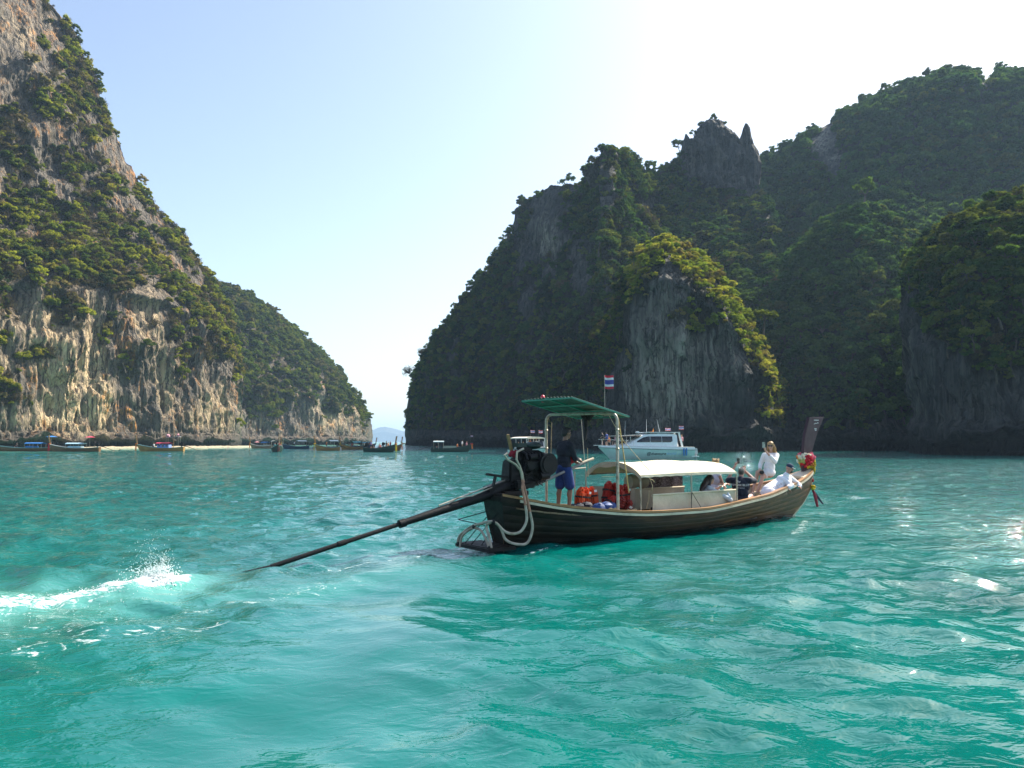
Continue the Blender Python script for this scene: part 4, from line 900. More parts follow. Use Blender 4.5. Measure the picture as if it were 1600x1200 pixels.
m = MB(); a = hand; b = bl(905, 725, -.12); m.tube([E_(b), E_(a + (a - b) * .05)], .031, 9); m.build('tiller_grip', mat('pale_grip', (.52, .44, .32), .5), eng)
m = MB(); m.bar(E_(bl(761, 741, -.1)), E_(bl(792, 746, -.1)), .09, .045); m.bar(E_(bl(774, 744, -.1)), E_(bl(770, 762, -.1)), .05, .04); m.build('tail_bracket', BLACKM, eng)
# two cooling pipes: steel off the engine, hose down the transom and back to the platform
for px_ in ([(818, 701), (808, 706), (807, 718), (812, 728), (816, 740), (818, 752)], [(793, 708), (788, 711), (793, 718), (806, 726), (813, 735), (816, 750)]):
    m = MB(); m.tube([E_(bl(x, y, -.36)) for x, y in px_], .022, 9); m.build('exhaust_pipe', STEEL, eng)
def spl(P, n=6):
    P = [Vector(p) for p in P]; out = []
    for i in range(len(P) - 1):
        p0, p1, p2, p3 = P[max(i-1, 0)], P[i], P[i+1], P[min(i+2, len(P)-1)]
        for k in range(n):
            t = k / n; out.append(.5 * ((2*p1) + (p2-p0)*t + (2*p0-5*p1+4*p2-p3)*t*t + (-p0+3*p1-3*p2+p3)*t**3))
    return out + [P[-1]]
for brown, grey in (([(818, 752), (816, 762), (819, 775), (821, 790)], [(821, 790), (823, 812), (815, 829), (802, 834), (788, 830), (776, 818), (768, 816), (760, 822), (764, 838), (768, 858)]),
                    ([(816, 750), (820, 765), (825, 785), (828, 800)], [(828, 800), (832, 825), (824, 848), (806, 850), (790, 843), (782, 825), (770, 815), (752, 818), (735, 824), (718, 838), (715, 854)])):
    f = lambda i, n: -.42 - .22 * min(1, i / 3)
    m = MB(); m.tube([E_(q) for q in spl([bl(x, y, -.40 - .10 * i) for i, (x, y) in enumerate(brown)])], .026, 9); m.build('hose', HOSEB, eng)
    m = MB(); m.tube([E_(q) for q in spl([bl(x, y, float(np.interp(x, [715, 770, 778, 800, 832], [.50, -.55, -.52, -.66, -.74]))) for i, (x, y) in enumerate(grey)])], .027, 9); m.build('hose', HOSE, eng)
m = MB(); m.tube([E_(q) for q in spl([bl(x, y, float(np.interp(x, [715, 770], [.46, -.52]))) for x, y in ((719, 855), (722, 838), (737, 826), (750, 828), (759, 842), (764, 856))])], .024, 9); m.build('hose', HOSE, eng)
m = MB()
for (x, y) in ((716, 850), (741, 823), (771, 816), (766, 856)): m.ball(E_(bl(x, y, float(np.interp(x, [715, 770], [.50, -.55])))), (.045, .05, .05), 8)
m.build('hose_clamp', BLACKM, eng)
m = MB(); m.bar(E_(bl(793.5, 679, .1)), E_(bl(801, 712, .1)), .055, .05); m.build('wooden_stake', mat('old_stake', (.24, .15, .06), .7, 0, .3), eng)
m = MB()
for k in range(7): m.ball(E_(bl(801 + random.uniform(-3, 5), 706 + k * 1.1, .05)), random.uniform(.035, .06), 7, jit=.2)
m.build('rag', REDC, eng)
# flag above the stern roof
def make_flag(name, loc, rz, h, wd, ht, label, group=None, pole=.007, lean=0.0):
    fl = empty(name, loc, rz, label, 'flag', group); m = MB(); m.tube([(0, 0, 0), (lean, 0, h)], pole, 6); m.build('pole', STEEL, fl)
    cols = [mat('flag_red', (.62, .03, .06), .8), mat('flag_white', (.80, .80, .80), .8), mat('flag_blue', (.10, .10, .36), .8)]
    m = MB(); n = 12
    for k, (z0, z1, c) in enumerate(((0, 1/6, 0), (1/6, 1/3, 1), (1/3, 2/3, 2), (2/3, 5/6, 1), (5/6, 1, 0))):
        for dy in (-.002, .002):
            rg = [[Vector((lean + wd * t, dy + .07 * wd / .3 * math.sin(t * 5.5), h - ht + ht * z - .10 * wd * t * (1 + .5 * math.sin(t * 5)))) for z in (z0, z1)] for t in np.linspace(0, 1, n)]
            m.loft(rg if dy < 0 else [r_[::-1] for r_ in rg], mi=c)
    m.build('cloth', cols, fl, 80); return fl
make_flag('flag', l2w((3.08, -.35, 2.66)), .08, .88, .19, .29, 'striped red white and blue flag flying above the green stern roof')

# ------------------------------------------------------------------ gear lying in the boat
def vest(p, rz, tilt, m1, label):
    v = empty('life_jacket', l2w(p), BA + rz, label, 'life jacket', 'life jackets piled behind the awning'); v.rotation_euler = Euler((tilt[0], tilt[1], BA + rz))
    for s_ in (-1, 1):
        m = MB(); m.box((s_ * .105, -.055, .22), (.18, .09, .40), None, 0, .95); m.build('front_panel', m1, v, 30, .035)
        m = MB(); m.box((s_ * .085, 0, .45), (.12, .15, .12), None, 0, .95); m.build('shoulder', m1, v, 30, .035)
    m = MB(); m.box((0, .06, .24), (.38, .08, .46), None, 0, .85); m.build('back_panel', m1, v, 30, .035)
    for z in (.12, .30):
        m = MB(); rg = []
        for k in range(16): a = k / 16 * 6.283; ca, sa = math.cos(a), math.sin(a); rg.append((.205 * math.copysign(abs(ca) ** .5, ca), .108 * math.copysign(abs(sa) ** .5, sa)))
        m.loft([[Vector((x, y, z - .02)) for x, y in rg], [Vector((x, y, z + .02)) for x, y in rg]], True); m.build('strap', BLACKC, v)
    m = MB(); m.box((.105, -.103, .40), (.07, .006, .05)); m.build('reflector', mat('reflective_tape', (.75, .75, .72), .3), v, 0)
vest((2.66, -.05, .62), .2, (.05, .1), ORANGEV, 'bright orange life jacket standing nearest the boatman')
vest((2.95, -.02, .62), -.1, (-.1, -.05), ORANGEV, 'orange life jacket second from the boatman, tape on its shoulder')
vest((3.05, -.32, .50), .3, (.25, .75), REDV, 'red life jacket toppled sideways in the middle of the pile')
vest((3.42, -.10, .72), .0, (-.05, .25), REDV, 'upright red life jacket at the back of the pile by the canvas')
vest((3.58, -.34, .66), .15, (.1, -.05), REDV, 'tall red life jacket leaning on the rear canvas screen')
vest((3.30, -.46, .45), -.3, (.5, .3), mat('dark_red_nylon', (.22, .02, .015), .7, 0, .3, 6, .012, 14), 'dark red shaded life jacket at the bottom of the pile')
def lump(name, pts, r_, mt, label, cat, seed=1, vox=.03):
    random.seed(seed); m = MB()
    for p in pts: m.ball(p, r_ if not isinstance(r_, list) else r_[pts.index(p)], 10, jit=.10)
    o = m.build(name, mt); o.location = BO; o.rotation_euler = (0, 0, BA); tag(o, label, cat); return o
lump('bag', [(2.62, -.62, .70), (2.82, -.64, .72), (2.98, -.60, .69)], (.17, .16, .13), BLUEC, 'bright blue nylon bag in front of the life jackets', 'bag')
lump('bag', [(2.35, -.1, .68), (2.5, -.2, .70), (2.62, -.25, .72)], (.16, .16, .11), NAVYC, 'navy bag on the deck behind the boatman', 'bag', 3)
lump('bag', [(4.25, -.70, .60), (4.45, -.72, .60)], (.16, .06, .10), BLACKC, 'black bag tucked behind the near gunwale under the awning', 'bag', 4)
lump('sack', [(1.35, -.35, .82), (1.15, -.3, .86), (1.5, -.2, .80)], (.15, .17, .08), BLACKC, 'dark crumpled sack beside the motor on the stern', 'sack', 5)
def coil(p, R0, n, mt, label, rr=.013):
    pts = []
    for k in range(n * 14): a = k / 14 * 6.283; r_ = R0 * (1 + .12 * math.sin(k * .9)) ; pts.append((p[0] + r_ * math.cos(a), p[1] + r_ * .8 * math.sin(a), p[2] + .012 * (k / 14) + .008 * math.sin(k * 1.7)))
    m = MB(); m.tube(pts, rr, 5); o = m.build('rope_coil', mt); o.location = BO; o.rotation_euler = (0, 0, BA); tag(o, label, 'rope')
coil((2.86, -.80, .66), .11, 5, ROPE, 'pale rope coiled at the foot of the near roof pole')
coil((3.42, -.78, .62), .12, 4, ROPE, 'loose coil of rope on the near gunwale beside the awning post')
coil((1.85, -.45, .72), .13, 5, mat('brown_rope', (.16, .09, .05), .9), 'brown rope coiled on the stern deck by the boatman')
coil((9.05, .05, .70), .12, 3, ROPE, 'rope coil lying on the foredeck planks', .011)
# garlands and ribbons on the bow
gar = empty('flower_garland', l2w((11.25, 0, 1.42)), BA, 'thick garland of red yellow and white blossoms round the prow', 'garland'); gar.scale = (.82, .85, .86)
GC = {'red': (.55, .012, .03), 'pink': (.62, .10, .16), 'yellow': (.78, .50, .02), 'white': (.70, .66, .50), 'green': (.35, .40, .12), 'orange': (.72, .18, .02)}
GM = {k: mat('blossom_' + k, v, .8, 0, .35, 25, .01, 60) for k, v in GC.items()}
def ring(parent, z, rx, ry, n, r_, cols, name='blossoms', tilt=0):
    ms_ = [GM[c] for c in cols]; m = MB()
    for k in range(n):
        a = k / n * 6.283 + random.uniform(-.1, .1); q = Vector((rx * math.cos(a), ry * math.sin(a), z + tilt * math.cos(a) + random.uniform(-.02, .02)))
        mi = (k * len(cols) // n) % len(cols)
        for j in range(5): m.ball(q + Vector([random.uniform(-.7, .7) * r_ for _ in range(3)]), r_ * random.uniform(.45, .8), 6, mi, jit=.3)
    m.build(name, ms_, parent, 60)
ring(gar, .06, .26, .16, 16, .065, ['red', 'yellow', 'red', 'orange'], tilt=-.03); ring(gar, .16, .30, .19, 18, .070, ['red', 'white', 'green', 'red', 'yellow'])
ring(gar, .27, .30, .19, 18, .070, ['pink', 'orange', 'white', 'red', 'pink']); ring(gar, .37, .25, .15, 15, .060, ['red', 'pink', 'white', 'pink']); ring(gar, -.02, .22, .13, 13, .05, ['yellow', 'red', 'yellow'])
m = MB()
for k in range(16):
    t = k / 15
    for j in range(4): m.ball(Vector((.27 - .02 * t, -.10 + random.uniform(-.03, .03), .12 - .38 * t)) + Vector([random.uniform(-.03, .03) for _ in range(3)]), random.uniform(.018, .035), 6, 0, jit=.3)
m.build('blossoms', GM['yellow'], gar, 60)
rib = empty('ribbon', l2w((11.36, 0, .78)), BA, 'red and navy ribbons with a yellow tuft hanging from the stem', 'ribbon')
def ribbon(pts, wd, mt, nm='sash', par=None):
    m = MB(); pts = [Vector(p) for p in pts]
    for s_ in (-1, 1):
        rg = [[p + Vector((-wd / 2 * (.5 + .5 * min(1, i / 2)), s_ * .012 + .02 * math.sin(i * 1.1), 0)), p + Vector((0, s_ * .03 + .02 * math.sin(i * 1.1), 0)), p + Vector((wd / 2 * (.5 + .5 * min(1, i / 2)), s_ * .012, 0))] for i, p in enumerate(pts)]
        m.loft(rg if s_ > 0 else [r_[::-1] for r_ in rg])
    m.build(nm, mt, par, 60)
ribbon([(.05, -.05, .0), (.12, -.08, -.12), (.17, -.09, -.25), (.20, -.09, -.40), (.24, -.08, -.52)], .11, REDC, 'sash', rib)
ribbon([(.06, -.04, .0), (.20, -.05, -.12), (.34, -.05, -.25), (.46, -.05, -.36), (.56, -.05, -.46)], .09, mat('navy_sash', (.010, .015, .05), .7), 'sash', rib)
m = MB()
for k in range(22): m.ball((.09 + random.uniform(-.06, .08), -.06 + random.uniform(-.05, .05), .03 + random.uniform(-.05, .05)), random.uniform(.02, .035), 6, jit=.3)
m.build('blossoms', GM['yellow'], rib, 60)
m = MB(); m.ball((.12, -.05, .24), .03, 6, jit=.2); m.ball((.11, -.05, .20), .025, 6, jit=.2); m.build('blossoms', GM['red'], rib, 60)
# ------------------------------------------------------------------ people
SKIN_T = mat('tanned_skin', (.20, .105, .065), .5, 0, .12, 9, .001)
SKIN_F = mat('fair_skin', (.50, .29, .21), .5, 0, .10, 9, .001)
SKIN_R = mat('sunburnt_skin', (.42, .21, .15), .5, 0, .12, 9, .001)
def cloth(name, col, **k): return mat(name, col, .85, 0, .12, 6, .02, 11, **k)
class Blob:
    """closed shapes fused into one continuous surface"""
    def __init__(s): s.m = MB()
    def cap(s, a, b, ra, rb, n=12, flat=1.0):
        a, b = Vector(a), Vector(b); d = b - a; L = d.length
        pts = []; rr = []
        for k in range(4): t = k / 4 * math.pi / 2; pts.append(a - d / max(L, 1e-6) * ra * math.cos(t)); rr.append(max(ra * math.sin(t), .0015))
        pts += [a, b]; rr += [ra, rb]
        for k in range(1, 5): t = k / 4 * math.pi / 2; pts.append(b + d / max(L, 1e-6) * rb * math.sin(t)); rr.append(max(rb * math.cos(t), .0015))
        s.m.tube(pts, rr, n); return s
    def chain(s, P, rr):
        for i in range(len(P) - 1): s.cap(P[i], P[i + 1], rr[i], rr[i + 1])
        return s
    def ell(s, c, r_, rot=None, n=14): s.m.ball(c, r_, n, 0, rot); return s
    def build(s, name, mt, parent, vox=.009, smooth=6, off=Vector((0, 0, 0))):
        me = bpy.data.meshes.new(name); me.from_pydata([tuple(Vector(v) - off) for v in s.m.v], [], s.m.f)
        bm = bmesh.new(); bm.from_mesh(me); bmesh.ops.recalc_face_normals(bm, faces=bm.faces[:]); bm.to_mesh(me); bm.free()
        o = bpy.data.objects.new('tmp', me); COL.objects.link(o)
        r_ = o.modifiers.new('r', 'REMESH'); r_.mode = 'VOXEL'; r_.voxel_size = vox; r_.use_smooth_shade = True
        k = o.modifiers.new('s', 'SMOOTH'); k.factor = .5; k.iterations = smooth
        dg = bpy.context.evaluated_depsgraph_get(); me2 = bpy.data.meshes.new_from_object(o.evaluated_get(dg)); bpy.data.objects.remove(o)
        me2.name = name; me2.materials.clear(); me2.materials.append(mt); me2.shade_smooth(); return link(name, me2, parent)
def frame(fwd, up=(0, 0, 1)):
    f = Vector(fwd).normalized(); u = Vector(up); r_ = f.cross(u).normalized(); u = r_.cross(f); return Matrix((r_, f, u)).transposed()   # x right, y forward, z up
def hand(B, wr, dirn, palm_n, curl=.6, sc=1.0, thumb=1):
    d = Vector(dirn).normalized(); n = Vector(palm_n); n = (n - d * n.dot(d)).normalized(); s_ = d.cross(n)
    B.cap(wr, wr + d * .075 * sc, .024 * sc, .030 * sc); B.ell(wr + d * .055 * sc, (.036 * sc,) * 3)
    for k, (o, L) in enumerate(((-.030, .072), (-.010, .082), (.010, .078), (.028, .062))):
        b = wr + d * .085 * sc + s_ * o * sc; c1 = curl; m1 = b + (d * math.cos(c1 * .6) + n * math.sin(c1 * .6)) * L * .5 * sc; m2 = m1 + (d * math.cos(c1 * 1.6) + n * math.sin(c1 * 1.6)) * L * .5 * sc
        B.cap(b - d * .02 * sc, m1, .0098 * sc, .0092 * sc, 8); B.cap(m1, m2, .0092 * sc, .008 * sc, 8)
    b = wr + d * .03 * sc - s_ * thumb * .028 * sc; t1 = b + (d * .6 - s_ * thumb * .7 + n * .3).normalized() * .04 * sc; B.cap(b, t1, .012 * sc, .010 * sc, 8); B.cap(t1, t1 + (d * .8 + n * .5 - s_ * thumb * .1).normalized() * .03 * sc, .010 * sc, .008 * sc, 8)
def head(B, c, fwd, up=(0, 0, 1), sc=1.0):
    M = frame(fwd, up); c = Vector(c); q = lambda x, y, z: c + M @ (Vector((x, y, z)) * sc)
    B.ell(q(0, -.012, .018), (.076 * sc, .094 * sc, .098 * sc), M); B.ell(q(0, .018, -.045), (.058 * sc, .066 * sc, .070 * sc), M); B.ell(q(0, .055, -.088), (.028 * sc, .024 * sc, .020 * sc), M)
    B.cap(q(0, .080, .012), q(0, .102, -.026), .010 * sc, .015 * sc, 8); B.ell(q(0, .072, .030), (.052 * sc, .018 * sc, .012 * sc), M); B.ell(q(0, .078, -.060), (.024 * sc, .014 * sc, .012 * sc), M)
    for s_ in (-1, 1): B.ell(q(.078 * s_, -.005, -.01), (.012 * sc, .022 * sc, .032 * sc), M); B.ell(q(.045 * s_, .06, -.02), (.024 * sc, .02 * sc, .02 * sc), M)
    return M, q
EYE = mat('eye', (.02, .015, .012), .15); LIPS = mat('lips', (.30, .09, .08), .5)
def face(par, M, q, off, sc=1.0, skin_brow=None):
    for s_ in (-1, 1):
        m = MB(); m.ball(q(.031 * s_, .078, .008) - off, (.012 * sc, .007 * sc, .007 * sc), 8, 0, M); m.build('eye', EYE, par)
        m = MB(); m.ball(q(.031 * s_, .087, .034) - off, (.018 * sc, .006 * sc, .005 * sc), 8, 0, M); m.build('eyebrow', skin_brow or HAIR_B, par)
    m = MB(); m.ball(q(0, .090, -.060) - off, (.020 * sc, .006 * sc, .006 * sc), 8, 0, M); m.build('lips', LIPS, par)
HAIR_B = mat('black_hair', (.008, .007, .007), .5, 0, .4, 30, .01, 60); HAIR_BL = mat('blonde_hair', (.42, .24, .09), .55, 0, .4, 14, .02, 40, (1, 1, .3)); HAIR_D = mat('dark_brown_hair', (.028, .014, .012), .5, 0, .4, 20, .02, 50, (1, 1, .3)); HAIR_G = mat('cropped_grey_hair', (.07, .062, .055), .8, 0, .3, 40, .006, 90)
def person(root_l, label):
    p = empty('person', l2w(root_l), BA, label, 'person'); return p, Vector(root_l)
V3 = Vector

# boatman at the tiller: standing, seen from behind his left shoulder, face to the bow
P0 = V3((2.20, -.02, .0)); zf = float(np.interp(2.4 / 11.6, _uu, SZ)) - .06; pz = lambda dx, dy, h: V3((2.20 + dx, -.02 + dy, zf + h * 1.035))
pr, off = person((2.20, -.02, zf), 'boatman standing at the tiller in dark long sleeves and blue shorts')
gh = bl(908, 722, -.12) + V3((-.01, 0, .035))
B = Blob(); hd, nk = pz(.07, 0, 1.60), pz(.02, 0, 1.43)
M, q = head(B, hd, (1, -.25, -.12)); B.cap(nk, hd - V3((.02, 0, .05)), .056, .054)
B.ell(pz(.0, 0, 1.25), (.12, .185, .18)); B.ell(pz(-.01, 0, 1.05), (.105, .155, .17)); B.ell(pz(-.02, 0, .90), (.12, .165, .13))
shR, shL = pz(.0, -.20, 1.36), pz(.0, .20, 1.36); elR = shR + (gh - shR) * .48 + V3((-.06, -.05, -.13)); wrR = gh + V3((-.075, 0, .03))
elL = pz(.14, .24, 1.08); wrL = pz(.36, .10, 1.02)
for a, b, c in ((shR, elR, wrR), (shL, elL, wrL)): B.chain([a, b, c], [.052, .041, .027])
hand(B, wrR, (1, 0, -.35), (0, .2, -1), 1.1); hand(B, wrL, (1, -.2, -.2), (0, -.3, -1), .8)
for s_, dx in ((-1, .06), (1, -.06)):
    hp, kn, an = pz(-.01, s_ * .09, .86), pz(dx + .01, s_ * .10, .48), pz(dx - .03, s_ * .11, .08)
    B.chain([hp, kn], [.088, .058]); B.chain([kn, an], [.054, .036]); B.ell(kn.lerp(an, .28) - V3((.022, 0, 0)), (.046, .046, .09)); B.cap(an - V3((.03, 0, .045)), an + V3((.14, s_ * .03, -.055)), .034, .026)
B.build('body', SKIN_T, pr, .0075, 5, off); face(pr, M, q, off)
B = Blob(); B.ell(q(0, -.024, .036), (.086, .098, .095), M); B.ell(q(0, -.06, -.01), (.078, .062, .07), M); B.ell(q(0, .045, .095), (.062, .045, .032), M)
for k in range(24): B.ell(q(random.uniform(-.07, .07), random.uniform(-.09, .06), .085 + random.uniform(0, .035)), (.022, .022, .02), M)
B.build('hair', HAIR_B, pr, .009, 2, off)
B = Blob(); B.ell(pz(.0, 0, 1.24), (.145, .21, .20)); B.ell(pz(-.01, 0, 1.04), (.128, .18, .19)); B.cap(pz(-.02, -.06, .93), pz(-.02, .06, .93), .125, .125); B.cap(pz(0, -.15, 1.38), pz(0, .15, 1.38), .07, .07)
for a, b, c in ((shR, elR, wrR), (shL, elL, wrL)): B.chain([a, b, b.lerp(c, .93)], [.072, .058, .042])
B.cap(nk - V3((0, 0, .03)), nk + V3((.01, 0, .01)), .068, .064)
B.build('shirt', cloth('dark_rash_shirt', (.010, .011, .020)), pr, .010, 4, off)
B = Blob()                                                     # red front and side panels of the shirt
B.ell(pz(.09, -.0, 1.24), (.075, .13, .17)); B.ell(pz(.10, -.02, 1.02), (.05, .11, .10)); B.ell(pz(.13, -.10, 1.06), (.05, .06, .07))
B.build('shirt_panel', cloth('red_panel', (.45, .02, .03)), pr, .010, 4, off)
B = Blob(); B.ell(pz(-.02, 0, .90), (.145, .19, .12))
for s_, dx in ((-1, .06), (1, -.06)): B.chain([pz(-.01, s_ * .09, .86), pz(dx * .8 + .01, s_ * .10, .55)], [.115, .108])
B.build('shorts', cloth('blue_shorts', (.012, .035, .16)), pr, .011, 3, off)

# woman on the port side of the foredeck holding up a phone
pr, off = person((9.75, .22, .78), 'woman with long wavy fair hair and sunglasses photographing from the foredeck')
pel = V3((9.78, .22, 1.24)); ch = V3((9.84, .20, 1.62)); nk = V3((9.86, .18, 1.80)); hd = V3((9.80, .15, 1.98)); fd = V3((-.85, -.42, -.05))
ph = bl(1194, 697, .05) 
B = Blob(); M, q = head(B, hd, fd, sc=.97); B.cap(nk, hd - V3((-.01, 0, .05)), .046, .046)
B.ell(ch, (.105, .16, .16)); B.ell(pel.lerp(ch, .45), (.10, .135, .15)); B.ell(pel, (.14, .17, .13))
shR, shL = V3((9.80, .36, 1.73)), V3((9.88, .02, 1.73)); elb = V3((9.66, -.06, 1.56))
wr = ph + V3((.05, .0, -.12)); B.chain([shL, elb, wr], [.046, .038, .025]); hand(B, wr, ph - wr, (-.3, .9, .1), .7, .92)
elR = V3((9.72, .44, 1.46)); wrR = V3((9.50, .30, 1.34)); B.chain([shR, elR, wrR], [.046, .036, .025]); hand(B, wrR, (-1, -.3, -.4), (0, 0, -1), .7, .92)
for kn, an, hp in ((bl(1191, 746, .22) , bl(1183, 771, .28), pel + V3((-.04, .09, -.02))), (bl(1184, 738, .45), bl(1176, 768, .42), pel + V3((-.04, .0, .0)))):
    an.z = max(an.z, .70); B.chain([hp, kn], [.098, .062]); B.chain([kn, an], [.058, .037]); B.ell(kn.lerp(an, .3) + V3((.02, 0, 0)), (.05, .05, .09)); B.cap(an + V3((.03, 0, -.03)), an + V3((-.15, -.05, -.045)), .032, .024)
B.build('body', SKIN_F, pr, .0075, 5, off)
m = MB(); m.ball(q(0, .088, -.060) - off, (.020, .006, .006), 8, 0, M); m.build('lips', LIPS, pr)
m = MB()
for s_ in (-1, 1): m.ball(q(.034 * s_, .088, .010) - off, (.031, .010, .022), 10, 0, M); m.tube([q(.066 * s_, .075, .014) - off, q(.080 * s_, -.01, .010) - off], .004, 5)
m.bar(q(-.01, .095, .016) - off, q(.01, .095, .016) - off, .006, .006); m.build('sunglasses', GLASSD, pr)
random.seed(11); m = MB()
B = Blob(); B.ell(q(0, -.02, .045), (.086, .10, .085), M); B.ell(q(0, -.06, .0), (.085, .07, .09), M); B.build('hair', HAIR_BL, pr, .010, 2, off)
for k in range(90):                                            # wavy locks
    a = random.uniform(-1.5, 1.5); s0 = q(.068 * math.sin(a), -.070 * math.cos(a), .06 + random.uniform(-.10, .03)) - off; L = random.uniform(.26, .42); sp_ = M @ V3((math.sin(a) * .05, -.05 * math.cos(a), 0)); pts = []
    for j in range(8): t = j / 7; pts.append(s0 + sp_ * (.75 * math.sin(t * 2.4)) - M @ V3((0, .05 * t, 0)) + V3((.04 * t * t, -.02 * t, -L * t)) + V3((.016 * math.sin(t * 11 + k), .016 * math.cos(t * 10 + k * 2), 0)))
    m.tube(pts, [.013, .015, .014, .013, .012, .011, .009, .004], 5)
m.build('lock', HAIR_BL, pr, 80)
B = Blob(); B.ell(ch, (.13, .185, .18)); B.ell(pel.lerp(ch, .45), (.128, .165, .18)); B.ell(pel + V3((0, 0, .02)), (.165, .195, .13)); B.cap(pel + V3((-.05, .05, -.03)), pel + V3((-.10, .04, -.03)), .12, .10); B.cap(shR + V3((0, -.04, .0)), shL + V3((0, .04, 0)), .07, .07)
B.chain([shL, elb, elb.lerp(wr, .45)], [.070, .066, .055]); B.chain([shR, elR, elR.lerp(wrR, .7)], [.070, .06, .05]); B.build('shirt', cloth('white_shirt', (.78, .75, .74)), pr, .010, 4, off)
B = Blob(); B.ell(ch + fd * .10 + V3((.03, .02, -.10)), (.05, .05, .11)); B.build('shirt_print', cloth('dark_print', (.05, .03, .03)), pr, .010, 3, off)
def phone(p, M3, mt, label, sz=(.075, .010, .15)):
    o = empty('phone', l2w(p), BA, label, 'phone')
    m = MB(); m.box((0, 0, 0), sz, M3); m.build('case', mt, o, 30, .003)
    m = MB(); m.box(M3 @ V3((0, -sz[1] / 2 - .001, 0)), (sz[0] * .9, .002, sz[2] * .93), M3); m.build('screen', GLASSD, o, 0)
    m = MB(); m.ball(M3 @ V3((-.02, sz[1] / 2, .05)), (.012, .004, .012), 8, 0, M3); m.build('lens', GLASSD, o)
phone(ph + V3((-.02, 0, .03)), frame(fd), mat('grey_green_case', (.34, .40, .35), .4), 'pale grey green phone held up by the woman with sunglasses')
lump('handbag', [(9.46, .22, 1.27)], (.09, .05, .055), BLACKC, 'small black bag in the lap of the woman with sunglasses', 'bag', 8)

# man in the white tunic leaning on the near gunwale
pr, off = person((9.35, -.35, .72), 'man in loose white tunic and navy cap bending over the near gunwale')
pel = bl(1200, 768, -.22); ch = bl(1225, 752, -.26); hd = bl(1234, 732, -.40); nk = ch.lerp(hd, .55); fd = V3((.35, -.85, -.40))
B = Blob(); M, q = head(B, hd, fd, (.25, -.15, 1)); B.cap(nk, hd - V3((.03, 0, .04)), .058, .056); B.ell(ch, (.20, .15, .15)); B.ell(pel, (.17, .18, .14)); B.cap(pel, ch, .13, .13)
sh1, sh2 = ch + V3((-.21, -.02, .08)), ch + V3((.22, -.05, .07)); wr1 = bl(1229, 764, -.56); wr2 = bl(1246, 760, -.48); e1 = ch + V3((-.10, -.28, -.10)); e2 = ch + V3((.38, -.20, -.12))
B.chain([sh1, e1, wr1], [.052, .043, .030]); B.chain([sh2, e2, wr2], [.052, .043, .030]); hand(B, wr1, (.7, -.5, -.35), (-.2, -.2, -1), .8); hand(B, wr2, (.2, -.9, -.3), (-.2, -.2, -1), .9)
for s_ in (-1, 1):
    hp = pel + V3((0, s_ * .09, -.03)); kn = V3((9.45, -.30 + s_ * .17, .74)); an = V3((9.02, -.30 + s_ * .17, .70)); B.chain([hp, kn], [.10, .066]); B.chain([kn, an], [.06, .04]); B.cap(an, an + V3((-.12, 0, .02)), .034, .026)
B.build('body', SKIN_R, pr, .0075, 5, off); face(pr, M, q, off, 1.0, HAIR_G)
B = Blob(); B.ell(q(0, -.015, .055), (.088, .104, .075), M); B.build('cap', cloth('navy_cap', (.012, .03, .07)), pr, .008, 3, off)
B = Blob(); B.ell(q(0, .095, .048), (.070, .055, .008), M); B.cap(q(-.06, .06, .046), q(.06, .06, .046), .012, .012); B.build('cap_brim', cloth('white_brim', (.75, .75, .75)), pr, .006, 2, off)
B = Blob(); B.ell(q(0, .075, -.078), (.045, .030, .035), M); B.build('beard', HAIR_G, pr, .007, 2, off)
B = Blob(); B.ell(ch, (.235, .185, .185)); B.cap(pel, ch, .175, .175); B.ell(pel + V3((-.02, -.04, -.06)), (.21, .23, .19)); B.cap(pel + V3((.05, -.10, -.08)), V3((9.42, -.38, .84)), .15, .12); B.cap(sh1, sh2, .085, .085); B.cap(nk - V3((.05, 0, .03)), nk, .085, .072)
B.chain([sh1, e1, e1.lerp(wr1, .62)], [.085, .080, .072]); B.chain([sh2, e2, e2.lerp(wr2, .6)], [.085, .080, .072])
for k in range(10):
    t = k / 9; c = pel.lerp(ch, t) + V3((0, -.13 - .03 * (k % 2), -.06)); B.cap(c + V3((-.05, 0, .14)), c + V3((.03, -.03, -.08)), .028, .022)
B.build('tunic', cloth('white_tunic', (.80, .77, .80)), pr, .010, 3, off)
B = Blob(); B.cap(e2.lerp(wr2, .90), e2.lerp(wr2, .96), .036, .036); B.build('watch', BLACKC, pr, .006, 1, off)

# man in the navy t-shirt, back to us, phone raised
pr, off = person((7.72, -.35, .55), 'man with cropped hair in printed navy t-shirt raising a phone')
pel = V3((7.72, -.38, .66)); ch = V3((7.78, -.34, 1.00)); nk = V3((7.82, -.32, 1.20)); hd = V3((7.86, -.31, 1.335)); fd = V3((.90, .42, .05)); UPB = V3((.0, .0, 1))
MB_ = frame(fd); T = lambda x, y, z: ch + MB_ @ V3((x, y, z))
ph = bl(1151, 722, .02)
B = Blob(); M, q = head(B, hd, fd); B.cap(nk, hd - V3((.01, 0, .05)), .060, .058); B.ell(ch, (.20, .13, .20), MB_); B.ell(pel.lerp(ch, .4), (.165, .12, .2), MB_); B.ell(pel, (.185, .14, .13), MB_)
sL, sR = T(-.21, .0, .13), T(.21, .0, .13); wr = ph + V3((-.03, .03, -.10)); eL = T(-.36, .14, .10); eR = T(.30, .26, .10); wR = hd + fd * .22 + V3((-.02, -.06, .02))
B.chain([sL, eL, wr], [.058, .048, .031]); hand(B, wr, ph - wr + V3((.02, 0, .05)), (.6, -.6, .2), .8); B.chain([sR, eR, wR], [.058, .048, .031]); hand(B, wR, (.2, .3, .9), (.6, .3, 0), .8, 1, -1)
